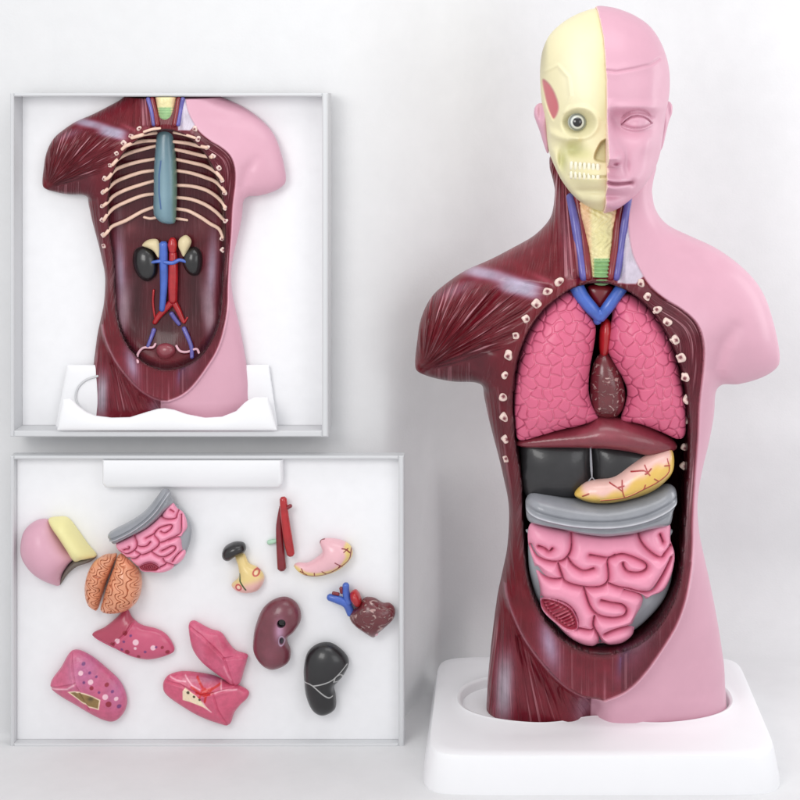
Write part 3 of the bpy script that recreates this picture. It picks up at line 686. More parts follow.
relief('liver_lobe',[(522,440),(540,437),(570,436),(591,437),(592,460),(591,488),(580,496),(555,498),(530,498),(522,485),(520,460)],-.31,.23,.25,MT['liver'],LV,L=26,h=1.2)
relief('liver_lobe',[(592,438),(620,440),(655,446),(664,460),(652,480),(630,492),(600,496),(592,488),(591,460)],-.31,.22,.25,MT['liver'],LV,L=26,h=1.2)
join_tubes('pale_seam',[([W(590.5,447,-.49),W(591,460,-.505),W(591.5,470,-.505),W(592,478,-.50)],[.008,.012,.012,.006]),([W(592,477,-.50),W(588,482,-.49)],.006),([W(592,477,-.50),W(597,483,-.49)],.006)],MT['seam'],LV)
STO=z4([(642,603),(644,664),(612,708),(550,746),(452,772),(378,775),(322,758),(318,737),(360,705),(440,690),(500,650),(560,615),(605,600)])
def vein_lines(segs,w):
    def f(x,y):
        a=np.zeros(len(x))
        for s in segs:
            d,_=dline(cr(s,False,4),x,y); a=np.maximum(a,sm(w,w*.35,d))
        return a
    return f
SV=vein_lines([z4(p) for p in ([(620,620),(625,660),(590,690),(540,715),(480,745),(400,757)],[(540,715),(545,700)],[(545,640),(552,660),(545,665)],[(500,662),(540,655),(552,660),(565,648)],[(552,660),(560,668)],[(470,690),(470,720),(478,745)],[(430,700),(455,712),(470,722)],[(455,712),(475,705)],[(628,640),(610,640)],[(360,735),(340,745)],[(590,690),(575,680)])],.85)
def sto_c(x,y,V,N):
    C=np.tile(np.array((224,184,92.)),(len(x),1)); m=mixer(C)
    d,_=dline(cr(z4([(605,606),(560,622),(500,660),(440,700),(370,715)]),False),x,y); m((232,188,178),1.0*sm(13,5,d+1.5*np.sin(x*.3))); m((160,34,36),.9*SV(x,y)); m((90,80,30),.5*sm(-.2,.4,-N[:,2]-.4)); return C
o=relief('stomach',STO,-.50,.19,.2,MT['paint'],None,L=20,h=1.1,color=sto_c,detail=lambda x,y:.008*SV(x,y)); tag(o,'yellow and pink stomach with thin red vessels, lying over the dark liver in the torso','stomach')
# bowel
GR=[zi(p) for p in ([(72,285),(100,330),(150,347),(200,345),(230,325),(248,290),(250,235)],[(105,285),(130,292),(150,305),(165,292)],[(230,325),(255,360),(300,385),(345,375)],[(190,355),(205,400),(225,435),(300,455),(370,455),(405,435),(412,400),(408,340),(440,322)],
 [(330,318),(370,325),(410,330),(440,318)],[(440,320),(480,315),(540,335),(575,355),(580,375),(550,393),(500,390),(480,370),(475,352)],[(545,220),(555,260),(590,300),(640,332),(665,312),(690,290)],[(642,235),(655,268)],[(412,440),(450,455),(500,465),(550,480),(600,480),(640,430),(692,340)],
 [(305,460),(315,500),(335,550),(370,582),(430,594),(480,585),(492,560),(470,535),(420,525),(380,515)],[(100,385),(130,415),(165,425),(208,420)],[(350,585),(345,630),(370,680),(380,722)],[(395,670),(440,650),(490,640),(535,640)],[(480,470),(560,500),(570,550),(545,600),(525,640)],[(270,640),(330,650),(350,640)],[(120,520),(190,520),(245,548),(272,600),(270,645)],[(300,455),(305,470)],[(570,540),(610,520)])]
CAE=zi([(118,535),(135,518),(180,520),(235,545),(262,580),(272,615),(268,642),(225,645),(170,608),(128,568)])
def gut_d(x,y):
    a=np.full(len(x),1e9)
    for s in GR:
        d,_=dline(cr(s,False,4),x,y); a=np.minimum(a,d)
    r=9.5; t=np.clip(a/r,0,1); h=.165*(np.sqrt(1-(1-t)**2)-1)
    s=sdist(cr(CAE),x,y); h=np.where(s>-1,-.04*sm(-1,2,s)-.05+.02*np.sin((x*.6+y*1.0)*1.6)*(s>2),h); return h
def gut_c(x,y,V,N):
    C=np.tile(np.array((232,150,176.)),(len(x),1)); m=mixer(C); a=np.full(len(x),1e9)
    for s in GR:
        d,_=dline(cr(s,False,4),x,y); a=np.minimum(a,d)
    m((214,112,146),.5*np.exp(-(a/1.2)**2)); s=sdist(cr(CAE),x,y); m((158,46,68),.95*sm(-1,.5,s)); 
    e=np.abs(s-4); m((225,130,148),.8*np.exp(-(e/1.0)**2)); m((228,140,156),.7*(s>5)*sm(.2,.8,np.sin((x*.62+y*.95)*1.35))); return C
INT=thing('intestine',W(603,560,-.35),'large pink coiled bowel under a grey colon band, fitted in the torso','intestine')
INTP=[relief('coiled_bowel',zi([(75,188),(120,195),(250,222),(400,238),(540,220),(620,190),(665,180),(690,200),(690,262),(708,320),(706,370),(690,430),(660,485),(600,515),(568,560),(535,620),(524,680),(480,716),(430,726),(382,722),(340,733),(290,722),(235,690),(180,635),(118,570),(110,480),(93,400),(75,340),(58,275),(58,220)]),-.44,.22,.12,MT['gut'],INT,L=12,h=1.1,detail=gut_d,color=gut_c)]
def colon_c(x,y,V,N):
    C=np.tile(np.array((142,144,150.)),(len(x),1)); m=mixer(C); d,_=dline(cr(zi([(50,118),(100,138),(220,165),(330,175),(450,172),(560,150),(650,115),(716,85)]),False),x,y); m((206,208,214),.8*np.exp(-(d/1.3)**2)); return C  # bright crease highlight painted as a pale line
MT['greyp']=mat('grey_colon_paint',attr=True,rough=.3,coat=.3,mottle=.08,mscale=7)
def colon_d(x,y):
    d,_=dline(cr(zi([(50,118),(100,138),(220,165),(330,175),(450,172),(560,150),(650,115),(716,85)]),False),x,y); return .03*np.exp(-(d/1.3)**2)-.03*np.exp(-((d-3.8)/2.2)**2)
INTP.append(relief('colon',zi([(50,80),(80,54),(150,60),(230,77),(330,90),(430,90),(530,67),(620,37),(680,18),(714,40),(718,95),(702,130),(696,170),(680,195),(600,208),(520,228),(400,240),(300,230),(200,208),(100,190),(57,175),(47,120)]),-.42,.28,.2,MT['greyp'],INT,L=11,h=1.1,detail=colon_d,color=colon_c))
INTP.append(relief('colon_flank',zi([(72,215),(60,250),(58,330),(66,420),(100,530),(170,630),(260,700),(400,725),(530,665),(640,560),(690,460),(702,350),(690,260),(680,215),(400,230)]),-.36,.14,.2,MT['grey'],INT,L=12,h=1.3))
o=stand('display_stand',(.96,.15,0),1.64,1.25,.35,.05,(0,.10),(1.36,.66),.08,'large white plastic base under the big torso with head','display stand')
# ---------- upper box: the same torso, smaller and emptied, on its own base
RX,RY=.6685,.655; YR=.12; kk=(D+YR)/D
rl=W(166,417.3,YR)
SMT=thing('anatomical_torso',rl,'small headless torso with bare ribs and kidneys inside the upper picture box','anatomy model')
box_top=W(0,96.8,YF).z-.004
def warp_small(V,qx,qy):
    sx=166+(qx-600)*RX; sy=192+(qy-378)*RY; y=YR+V[:,1]*.42; k=(D+y)/D
    return np.stack([(sx-CX)/100*k-rl.x,y-rl.y,HZ-(sy-CY)/100*k-rl.z],1)
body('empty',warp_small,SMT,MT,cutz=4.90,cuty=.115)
bpy.context.view_layer.update()
def mp_(sx,sy): return 600+(sx-166)/RX, 378+(sy-192)/RY
def BW(sx,sy,off=.0):
    """point on the hollow's back wall of the small torso under picture point"""
    y=surf_y(SMT,sx,sy); return W(sx,sy,y-off)
za=lambda p: Z(100,110,5.7143,p); zb_=lambda p: Z(100,230,4.0,p)
SDOT=[(139,128.5),(131,136),(124,143),(116.5,153.5),(110,165.5),(104.5,178.5),(103,192),(102.5,206),(102.5,220),(103.5,235),(104,246),(195,128.5),(198,139),(207,147.5),(213,156),(219,168),(222,180.5),(224.5,192.5),(225,208),(225.5,221),(222.5,238.5),(223,250)]
rib_dots(SDOT,SMT,.026)
RIBS=[[(345,105),(300,110),(250,125)],[(322,130),(260,138),(215,150),(180,160)],[(322,175),(250,177),(190,190),(150,205),(125,225)],[(322,205),(250,222),(170,245),(110,275),(70,315)],[(312,280),(240,292),(160,312),(90,340),(50,385),(30,395)],[(312,345),(240,355),(160,380),(90,410),(45,450),(22,470)],[(310,405),(240,425),(150,455),(80,490),(40,530),(18,548)],[(308,480),(240,490),(150,525),(80,560),(40,600),(22,630)],[(308,555),(240,580),(150,630),(70,665),(40,700),(22,718)],[(335,610),(290,620),(250,612)],
 [(420,128),(480,140),(545,160)],[(420,180),(500,190),(560,205),(612,215)],[(425,225),(500,240),(580,260),(640,270)],[(425,280),(520,300),(600,320),(655,350),(685,380),(700,400)],[(430,345),(520,360),(600,385),(660,410),(700,450),(712,470)],[(435,430),(520,435),(600,455),(660,490),(700,530),(714,560)],[(435,500),(520,510),(600,540),(660,580),(700,620),(716,635)],[(435,565),(500,575),(570,610),(630,650),(680,680),(703,730)],[(435,620),(470,625),(500,630)]]
for r in RIBS:
    P=cr(za(r),False,4); q=[BW(x,y,.012) for x,y in P]
    ys_=np.array([v.y for v in q]); yp=np.pad(ys_,1,'edge'); ys_=np.minimum(np.minimum(yp[:-2],yp[1:-1]),yp[2:]); ys_=np.convolve(np.pad(ys_,3,'edge'),np.ones(7)/7,'valid')
    q=[W(P[i][0],P[i][1],ys_[i]) for i in range(len(q))]
    w=.017 if len(r)>3 else .013
    tube('rib',q,[w,w*1.15,w*1.1,w],MT['bone'],SMT,seg=8,n=2,flat=.8)
ytn=surf_y(SMT,166,110)
relief('trachea',[(154,88),(178,88),(176,100),(174,112),(172,121),(166,124),(160,121),(158,112),(156,100)],ytn+.02,.06,.08,MT['paintrough'],SMT,L=12,h=.6,
 cut=lambda X,Y,Zz:(box_top-Zz)+0*X+0*Y,color=lambda x,y,V,N:(lambda C,m:(m((222,178,140),.7*sm(5,9,np.abs(x-166))),m((150,190,132),.95*sm(106,109,y)*sm(7,5,np.abs(x-166))),m((120,165,112),.5*(np.sin(y*2.4)>.4)*(y>107)),C)[-1])(*(lambda C:(C,mixer(C)))(np.tile(np.array((226,214,160.)),(len(x),1)))))
for s_,nm,m_,r_,xx in ((-1,'artery','dred',.026,(152,155,157.5)),(1,'artery','dred',.026,(179,177,174.5)),(-1,'jugular_vein','vein',.022,(148,151.5,154)),(1,'jugular_vein','vein',.022,(183,180.5,178))):
    tube(nm,[W(x,y,surf_y(SMT,x,max(y,101))-.008) for x,y in zip(xx,(98.5,111,125))],r_,MT[m_],SMT,seg=10)
def sp_c(x,y,V,N):
    C=np.tile(np.array((98,128,140.)),(len(x),1)); m=mixer(C); m((130,160,172),.7*g2(x,y,166,195,5,30)); m((84,108,112),.7*g2(x,y,165,128,12,8)); 
    d,_=dline(za([(360,290),(350,370),(350,470),(360,560)]),x,y); m((48,78,130),.85*np.exp(-(d/.8)**2)); m((112,140,110),.6*sm(172,176,x)); return C
ysp=surf_y(SMT,165,160)-.05
relief('spine',za([(345,98),(415,100),(425,200),(436,300),(440,450),(436,580),(430,640),(400,652),(350,642),(320,615),(306,580),(308,450),(310,320),(325,150)]),ysp,.10,.08,MT['paint'],SMT,L=9,h=.8,color=sp_c)
for p in ([(148,72),(188,64),(216,86),(230,130),(225,180),(190,206),(152,182),(133,137),(134,96)],[(342,82),(380,66),(407,92),(409,142),(392,180),(356,176),(331,130)]):
    P=zb_(p); cx=sum(a for a,b in P)/len(P); cy=sum(b for a,b in P)/len(P)
    relief('kidney',P,surf_y(SMT,cx,cy)-.01,.10,.1,MT['black'],SMT,L=20,h=.7)
for p in ([(168,62),(190,40),(225,36),(238,55),(240,90),(234,112),(215,85),(192,72)],[(313,62),(318,35),(345,20),(366,45),(350,85),(335,108),(322,85)]):
    P=zb_(p); cx=sum(a for a,b in P)/len(P); cy=sum(b for a,b in P)/len(P)
    relief('adrenal_gland',P,surf_y(SMT,cx,cy)-.07,.06,.06,MT['cream'],SMT,L=20,h=.6,color=const((216,200,160)))
BB=lambda p,off: [BW(x,y,off) for x,y in zb_(p)]
yv=min(BW(164,300).y,BW(166,260).y)-.03
BV=lambda p,off: [W(x,y,min(yv,BW(x,y).y)-off) for x,y in zb_(p)]
join_tubes('vena_cava',[(BV([(254,55),(254,110),(256,180),(254,250),(248,320)],.03),[.044,.044,.042,.036,.028]),(BV([(205,130),(228,126),(255,124)],.05),[.014,.02]),(BV([(255,128),(290,132),(318,120),(345,128)],.06),[.02,.02,.014])],MT['blue'],SMT)
join_tubes('iliac_vein',[(BV([(285,333),(300,355),(318,378)],.0),[.026,.02]),(BB([(335,392),(352,430),(366,470),(368,510)],.02),[.024,.022,.02])],MT['vein'],SMT)
join_tubes('iliac_vein',[(BB([(216,398),(205,430),(190,468)],.02),[.024,.02,.018])],MT['vein'],SMT)
join_tubes('aorta',[(BV([(290,38),(290,60),(291,88)],.03),[.035,.05,.035]),(BV([(292,90),(293,150),(292,220),(292,285)],.015),[.040,.050,.050,.044]),(BV([(290,285),(262,315),(235,345),(218,372)],.0),[.038,.032,.024]),(BV([(294,285),(315,325),(330,358),(338,370)],.0),[.034,.026,.018]),(BV([(338,370),(350,350)],.0),.010),(BV([(215,240),(212,290),(218,340),(222,362)],-.01),.011)],MT['red'],SMT)
relief('bladder',zb_([(232,462),(262,452),(292,462),(302,485),(285,510),(262,518),(240,510),(226,488)]),BW(165.5,350).y-.01,.07,.06,MT['brown'],SMT,L=20,h=.6,color=const((138,62,72)))
tube('white_duct',BB([(152,530),(150,500),(172,472),(210,470),(222,455)],.02),.013,MT['curl'],SMT,seg=8)
tube('white_duct',BB([(305,463),(320,484),(348,488),(385,476),(396,492)],.02),.013,MT['curl'],SMT,seg=8)
STD=thing('display_stand',W(166,431,-.06),'small white base cut off by the rim of the upper picture box','display stand')
relief('back_plate',[(67,364.5),(269,364.5),(278.5,431),(54.5,431)],.12,.035,.03,MT['white'],STD,L=6,h=.9,smooth=False)
rim=[W(x,y,.078) for x,y in [(93,418),(82,410),(76,399),(78,388),(86,380),(98,376)]]
tube('well_rim',rim,.012,MT['frame'],STD,seg=8)
relief('front_lip',[(57,430.5),(60,412),(63,399),(70,398),(74,401),(79,406),(87,412),(96,415.5),(112,417.5),(130,417),(146,412),(158,408.5),(165,408),(174,409.5),(187,414),(205,417.5),(222,416.5),(236,411),(244,403),(248,400),(254,397),(268,397),(271.5,408),(277.5,430.5)],-.125,.05,.035,MT['white'],STD,L=6,h=.8,smooth=False)
# ---------- lower box: loose pieces laid out on white
YB=YF+.14-.03   # face of the backing
zt=lambda p: Z(0,450,3.81,p); zu=lambda p: Z(200,450,3.81,p); zv=lambda p: Z(0,590,3.81,p); zw=lambda p: Z(200,580,3.81,p); zl=lambda p: Z(150,600,6.154,p); zh=lambda p: Z(315,570,8.889,p)
G='loose organ pieces in the lower box'
def TL(nm,px,py,label,cat): return thing(nm,W(px,py,YB),label,cat,None)
CAPT=TL('skull_cap',46,560,'loose skull cap, pink outside with a yellow half','skull cap')
relief('skin_shell',zt([(85,345),(95,305),(125,275),(160,261),(190,268),(228,318),(262,368),(292,402),(265,432),(240,472),(228,515),(190,500),(140,470),(100,425),(84,385)]),YB-.02,.26,.02,MT['skin'],CAPT,L=26,h=.8,color=const(SK))
relief('bone_shell',zt([(186,264),(225,252),(262,258),(300,305),(335,355),(370,402),(322,412),(290,420),(262,372),(228,322)]),YB-.02,.21,.02,MT['cream'],CAPT,L=26,h=.8,color=const((230,222,160)))
relief('hollow',zt([(228,516),(238,475),(262,436),(292,412),(330,404),(370,402),(345,425),(300,440),(262,470)]),YB-.015,.10,.01,MT['inner'],CAPT,L=26,h=.8,color=None)
BRN=TL('brain',113,583,'round orange-tan wrinkled brain with a dark split','brain')
def gy(x,y): return np.abs(np.sin(x*.62+1.5*np.sin(y*.62+.4*np.sin(x*.5))+1.1*np.sin(x*.45-y*.7)))
def gy_c(x,y,V,N):
    C=np.tile(np.array((220,150,114.)),(len(x),1)); mixer(C)((188,112,82),.8*sm(.42,.08,gy(x,y))); return C
relief('hemisphere',zt([(446,397),(425,396),(395,400),(355,430),(332,480),(326,530),(335,580),(356,604),(372,608),(388,560),(407,500),(429,445)]),YB-.12,.17,.13,MT['brown'],BRN,L=30,h=.6,detail=lambda x,y:.022*sm(0,.5,gy(x,y))-.02,color=gy_c)
relief('hemisphere',zt([(453,397),(480,401),(515,430),(538,480),(539,530),(522,578),(485,608),(430,618),(386,610),(397,560),(415,500),(436,445)]),YB-.12,.22,.13,MT['brown'],BRN,L=30,h=.6,detail=lambda x,y:.022*sm(0,.5,gy(x,y))-.02,color=gy_c)
# the bowel again, turned and smaller
INS=thing('intestine',W(157,535,YB-.12),'small loose pink bowel with grey colon band, among the pieces in the lower box','intestine')
import mathutils
ang=math.radians(36); s2=.515; c0=np.array(wloc(INT))
for p in INTP:
    c=p.copy(); COL.objects.link(c); me=p.data.copy(); v=getV(me); v[:,1]+=.36-.0+c0[1]-0.0*0+.0
    x,z=v[:,0].copy(),v[:,2].copy(); zz=z*.86
    v[:,0]=(x*math.cos(ang)-zz*math.sin(ang))*s2; v[:,2]=(x*math.sin(ang)+zz*math.cos(ang))*s2; v[:,1]*=.5
    me.vertices.foreach_set('co',v.astype(np.float32).ravel()); me.update(); c.data=me; c.parent=INS; c.location=(0,0,0)
def lungp_c(base,dots,extra=None):
    def f(x,y,V,N):
        C=np.tile(np.array(base,float),(len(x),1)); m=mixer(C); 
        if extra: extra(m,x,y)
        for (px,py),r,c in dots: m(c,.95*sm(r+.5,r-.5,np.hypot(x-px,y-py)))
        return C
    return f
DR=(140,24,48); WH=(236,196,206); BL=(112,52,112)
def dd(f,L): return [(f([(a,b)])[0],r,c) for a,b,r,c in L]
def lungA(m,x,y): m((168,60,84),.8*sm(1,-1,sdist(zv([(545,60),(490,150),(430,200),(360,172),(300,150),(400,40)]),x,y)*-1))
def crease(z,L,w=1.2,a=-.02):
    def f(x,y):
        d=0*x
        for l in L:
            q,_=dline(z(l),x,y); d=d+a*np.exp(-(q/w)**2)-a*.8*np.exp(-(q/(3*w))**2)
        return d
    return f
A_=relief('lung_section',zv([(352,170),(400,140),(440,108),(482,70),(505,105),(540,132),(600,148),(640,175),(666,225),(640,247),(570,263),(500,250),(430,215)]),YB-.04,.11,.05,MT['paint'],None,L=14,h=.7,
 detail=crease(zv,[[(545,60),(490,150),(430,205),(360,172)]]),color=lungp_c((196,84,116),dd(zv,[(486,150,2.4,DR),(437,195,2.4,DR),(493,224,2.4,DR),(535,243,1.8,DR),(643,228,2.0,DR),(457,180,2.6,WH),(527,185,3.0,WH),(592,207,2.6,WH),(525,208,1.5,WH),(508,160,1.3,BL),(482,182,1.3,BL),(472,215,1.4,BL),(562,222,1.4,BL),(603,205,1.2,BL),(625,208,1.5,DR)]),lungA))
tag(A_,'pink dotted lung piece right under the brain, pointed at its left end','lung piece')
def lungB(m,x,y):
    m((176,110,160),.55*g2(x,y,88,668,14,18)+.5*g2(x,y,118,690,10,16)); m((205,130,160),.5*g2(x,y,76,672,6,14)); d,_=dline(zv([(195,368),(270,360),(300,340)]),x,y); m((236,190,200),.8*np.exp(-(d/.9)**2))
    s=sdist(zv([(270,372),(300,366),(330,372),(365,385),(395,400),(388,440),(350,428),(310,400)]),x,y); m((240,220,190),.95*sm(-.6,.4,s)); m((130,100,50),.9*sm(.6,1.6,s)); m((70,56,30),.8*g2(x,y,94,694,3,2))
B_=relief('lung_section',zv([(278,228),(340,245),(410,300),(460,350),(484,410),(476,460),(440,497),(390,490),(300,440),(195,368),(235,290)]),YB-.05,.13,.06,MT['paintrough'],None,L=12,h=.7,
 detail=crease(zv,[[(278,228),(290,300),(300,340),(195,368)],[(300,340),(350,440)]]),color=lungp_c((198,92,124),dd(zv,[(328,268,1.8,BL),(353,300,1.4,BL),(333,334,1.4,BL),(378,315,1.2,BL),(362,355,2.0,DR),(417,346,2.0,DR),(425,418,2.8,DR),(358,333,2.6,WH),(413,390,2.8,WH),(320,300,2.4,WH),(452,400,2.0,WH),(390,372,1.3,BL),(462,430,2.0,BL),(438,372,1.5,BL)]),lungB))
tag(B_,'pink dotted lung piece with a cream slit, lowest left in the lower box','lung piece')
def lungC(m,x,y):
    m((176,58,88),.7*g2(x,y,212,645,14,9)); m((220,120,150),.5*g2(x,y,203,650,5,14)); d,_=dline(zl([(470,380),(490,430),(510,470)]),x,y); m((232,150,170),.7*np.exp(-(d/1.)**2))
C_=relief('lung_section',zl([(240,145),(268,124),(300,138),(330,155),(380,180),(440,200),(490,270),(530,310),(600,333),(598,370),(580,430),(552,512),(500,512),(430,462),(330,385),(268,305),(245,220)]),YB-.05,.13,.06,MT['paintrough'],None,L=12,h=.7,detail=crease(zl,[[(240,145),(330,200),(400,260),(470,330),(500,420),(520,510)],[(470,330),(600,335)]]),color=lungp_c((204,90,122),[],lungC))
tag(C_,'plain pink lung piece tapering up left, touching the piece below it','lung piece')
def lungD(m,x,y):
    m((150,90,120),.7*g2(x,y,212,676,18,4.0)); 
    s=sdist(zl([(215,535),(230,515),(300,560),(335,600),(390,662),(340,630),(260,600),(215,590)]),x,y); m((240,224,190),.95*sm(-.6,.4,s)); m((60,50,30),.9*(sm(1.9,1.2,np.hypot(x-190.5,y-688))+sm(1.7,1,np.hypot(x-196.5,y-692))+sm(1.5,.9,np.hypot(x-202,y-695))))
    for l in ([(270,510),(330,550),(390,530)],[(300,460),(340,520),(320,570)],[(345,530),(400,520),(440,500)],[(300,545),(350,560),(400,545)],[(350,600),(360,560),(350,520)]):
        d,_=dline(zl(l),x,y); m((196,24,30),.95*sm(1.5,.6,d))
    for l in ([(225,450),(270,500),(320,525)],[(130,460),(180,475),(230,480)],[(340,600),(360,640),(390,662)],[(390,550),(460,535),(540,535)],[(440,480),(450,530)]):
        d,_=dline(zl(l),x,y); m((236,180,192),.85*np.exp(-(d/.7)**2))
D_=relief('lung_section',zl([(80,520),(95,480),(125,455),(200,437),(300,445),(400,465),(470,500),(545,522),(608,560),(600,602),(560,640),(520,692),(487,765),(400,747),(290,702),(170,630),(95,572)]),YB-.045,.12,.06,MT['paintrough'],None,L=11,h=.7,detail=crease(zl,[[(95,480),(200,500),(330,560),(400,545),(545,522)],[(400,545),(430,650),(487,765)]]),color=lungp_c((202,86,116),[],lungD))
tag(D_,'pink lung piece with red vessels and cream patch at its centre','lung piece')
PN=TL('gland_piece',238,565,'loose cream gland piece with a black knob on top','organ piece')
relief('black_knob',zu([(84,397),(95,368),(130,350),(165,352),(176,372),(168,390),(140,402),(112,421),(92,416)]),YB-.08,.12,.08,MT['black'],PN,L=20,h=.6)
def pn_c(x,y,V,N):
    C=np.tile(np.array((226,200,134.)),(len(x),1)); m=mixer(C); m((228,178,170),sm(578,588,y+.25*(x-240))); 
    for l in ([(155,465),(158,490),(180,522)],): d,_=dline(zu(l),x,y); m((50,70,24),sm(1.1,.4,d))
    for a,b in ((218,459),(152,514)): r=np.hypot(x-200-a/3.81,y-450-b/3.81); m((178,40,50),.9*np.exp(-((r-2.8)/.7)**2)); m((240,210,180),.8*sm(2.0,1.2,r))
    return C
relief('gland_body',zu([(135,402),(168,394),(187,430),(222,448),(246,485),(228,528),(190,543),(142,537),(120,512),(148,482),(146,442)]),YB-.04,.11,.05,MT['paint'],PN,L=20,h=.6,color=pn_c)
VS=TL('vessel_piece',286,535,'loose pair of upright red tubes, tallest loose piece','vessel piece')
tube('red_tube',[W(*zu([(317,186)])[0],YB-.09),W(*zu([(324,260)])[0],YB-.10),W(*zu([(334,330)])[0],YB-.09),W(*zu([(346,396)])[0],YB-.08)],[.036,.042,.046,.04],MT['red'],VS,seg=16)
tube('dark_tube',[W(*zu([(310,215)])[0],YB-.05),W(*zu([(303,290)])[0],YB-.05),W(*zu([(306,370)])[0],YB-.05),W(*zu([(312,450)])[0],YB-.05)],[.02,.036,.040,.046],MT['dred'],VS,seg=16)
tube('side_branch',[W(*zu([(325,225)])[0],YB-.1),W(*zu([(346,212)])[0],YB-.1)],.02,MT['dred'],VS)
tube('green_reflection',[W(*zu([(296,345)])[0],YB-.03),W(*zu([(262,352)])[0],YB-.02)],[.02,.026],mat('pale_green_reflection',(170,205,180),rough=.4),VS)  # faint green reflection beside the tubes, built as a small tube
S2=vein_lines([zu(p) for p in ([(578,370),(570,410),(530,440),(480,465),(430,472),(395,470)],[(545,365),(560,370),(575,385)],[(520,415),(538,428),(545,435)],[(530,440),(538,428)],[(470,450),(485,462)],[(440,458),(440,470)],[(390,445),(398,462)],[(385,455),(410,468)],[(458,352),(462,340),(475,336)],[(552,378),(566,368)])],.75)
def st2(x,y,V,N):
    C=np.tile(np.array((228,178,186.)),(len(x),1)); m=mixer(C); d,_=dline(zu([(365,460),(400,478),(450,482),(520,465),(560,440),(584,400),(575,365)]),x,y); m((230,204,120),.9*sm(8,4,d)); m((120,30,40),.9*S2(x,y)); return C
o=relief('stomach',zu([(456,350),(470,337),(500,336),(540,343),(572,362),(582,392),(570,420),(540,448),(500,468),(450,480),(400,476),(370,458),(358,438),(375,428),(410,428),(445,408),(466,385)]),YB-.06,.14,.07,MT['paint'],None,L=20,h=.6,color=st2); tag(o,'small loose curved pink and cream stomach, beside the red tubes','stomach')
H2=TL('heart',362,608,'small loose dark heart with blue and red vessel stubs','heart')
join_tubes('vena_cava',[([W(*zh([(125,240)])[0],YB-.08),W(*zh([(200,262)])[0],YB-.09),W(*zh([(280,300)])[0],YB-.08),W(*zh([(320,390)])[0],YB-.06)],[.035,.042,.045,.04]),([W(*zh([(275,130)])[0],YB-.10),W(*zh([(275,200)])[0],YB-.10),W(*zh([(300,290)])[0],YB-.09)],[.034,.036,.04])],MT['blue'],H2)
join_tubes('pulmonary_stub',[([W(*zh([(160,205)])[0],YB-.10),W(*zh([(210,215)])[0],YB-.10)],.018),([W(*zh([(232,160)])[0],YB-.11),W(*zh([(240,200)])[0],YB-.1)],.02)],MT['dred'],H2)
relief('aorta',zh([(315,200),(360,172),(395,205),(415,260),(405,310),(370,325),(335,290),(312,245)]),YB-.10,.10,.08,MT['red'],H2,L=20,h=.5)
relief('heart_muscle',zh([(325,370),(385,310),(440,245),(490,240),(540,252),(600,290),(665,292),(712,345),(704,420),(650,482),(560,560),(520,596),(450,556),(350,485),(308,420)]),YB-.07,.15,.08,MT['heart'],H2,L=20,h=.5)
tube('vessel_stub',[W(*zh([(520,560)])[0],YB-.10),W(*zh([(548,568)])[0],YB-.13)],.02,MT['curl'],H2)
def br_c(x,y,V,N):
    C=np.tile(np.array((108,48,60.)),(len(x),1)); m=mixer(C); m((190,150,180),.85*g2(x,y,282,626,5,12)); m((150,90,105),.4*g2(x,y,272,650,8,14)); m((14,10,12),sm(4.4,3.4,np.hypot(x-283.5,y-618.5))); m((30,26,36),.9*sm(1,.6,np.hypot((x-283.3)/2.2,(y-636.5)/4))); m((205,190,215),.8*np.exp(-((np.hypot((x-283.3)/2.2,(y-636.5)/4)-1.2)/.2)**2)); return C
o=relief('organ_half',zw([(213,170),(238,110),(280,74),(330,64),(372,92),(386,145),(362,192),(332,222),(346,270),(335,315),(280,339),(235,320),(205,270),(204,220)]),YB-.07,.17,.08,MT['brown'],None,L=18,h=.7,color=br_c,detail=lambda x,y:-.06*sm(4.4,3,np.hypot(x-283.5,y-618.5))-.03*g2(x,y,283,636,2.5,4)); tag(o,'brown bean-shaped organ piece with a black round hole','organ piece')
BK=vein_lines([zw(p) for p in ([(398,378),(435,381),(490,428),(508,430)],[(437,382),(500,366),(530,345),(562,312)],[(515,372),(522,352),(540,345),(546,362),(530,374),(516,370)])],.9)
def bk_c(x,y,V,N):
    C=np.tile(np.array((30,29,31.)),(len(x),1)); m=mixer(C); m((190,190,188),.9*BK(x,y)); return C
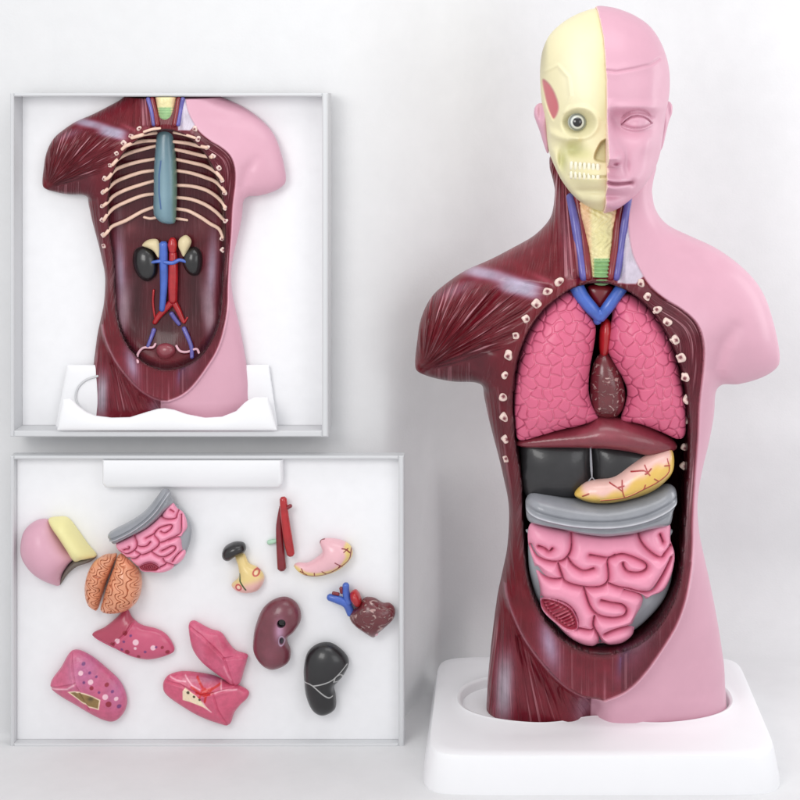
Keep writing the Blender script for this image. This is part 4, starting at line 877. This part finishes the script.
o=relief('organ_half',zw([(396,335),(410,275),(450,242),(500,239),(550,275),(568,315),(545,365),(512,402),(518,440),(515,490),(470,514),(430,495),(405,440),(398,385)]),YB-.07,.17,.08,MT['paint'],None,L=18,h=.7,color=bk_c); tag(o,'glossy black bean-shaped organ piece with pale lines','organ piece')
# corner of a white base at the top of the lower box
a=W(102,459.8,YB-.12); b=W(282,488,YB-.12); zt1=HZ-(459.6-CY)/100*((D+YF)/D)-.005
lp=[]
for g,y in ((.0,YB-.002),(.0,YB-.10),(.02,YB-.13)):
    r=.05; L_=[]
    for cx_,cz_,a0 in ((b.x-g-r,zt1-g*0-.0,None),): pass
    L_=[(a.x+g,y,zt1),(b.x-g,y,zt1),(b.x-g,y,b.z+g+.04),(b.x-g-.03,y,b.z+g),(a.x+g+.03,y,b.z+g),(a.x+g,y,b.z+g+.04)]
    lp.append(L_)
o=loops_mesh('display_stand',lp,MT['white'],None,ang=50); tag(o,'edge of a flat white base at the top of the lower box','display stand')
w=bpy.data.worlds.new('World'); SC.world=w; w.use_nodes=True; bg=w.node_tree.nodes['Background']; bg.inputs[0].default_value=(.97,.98,1,1); bg.inputs[1].default_value=.84
def area(loc,tgt,size,e,col=(1,1,1)):
    l=bpy.data.lights.new('area_light','AREA'); l.shape='RECTANGLE'; l.size=size[0]; l.size_y=size[1]; l.energy=e; l.color=col
    o=bpy.data.objects.new('area_light',l); COL.objects.link(o); o.location=loc; o.rotation_euler=(Vector(tgt)-Vector(loc)).to_track_quat('-Z','Y').to_euler()
area((-5.5,-10,8.5),(0.5,0,3),(4.5,4.5),400,(1,.99,.97))
area((7,-9,7),(1,0,3),(6,6),200,(.97,.98,1))
area((7.5,.9,6.0),(2.0,4.5,3.4),(2.5,5),170)  # added lamp out of view, brightens the backdrop wall
area((.5,-3.5,11.5),(.5,.5,3),(6,3),150)
cam=bpy.data.cameras.new('camera'); co=bpy.data.objects.new('camera',cam); COL.objects.link(co); co.location=(0,-D,HZ); co.rotation_euler=(math.pi/2,0,0)
cam.sensor_width=36; cam.lens=36*D/8; cam.shift_x=-.125; cam.shift_y=-.375; cam.clip_end=200; SC.camera=co
SC.view_settings.view_transform='Standard'; SC.view_settings.look='None'; SC.view_settings.exposure=0; SC.view_settings.gamma=1
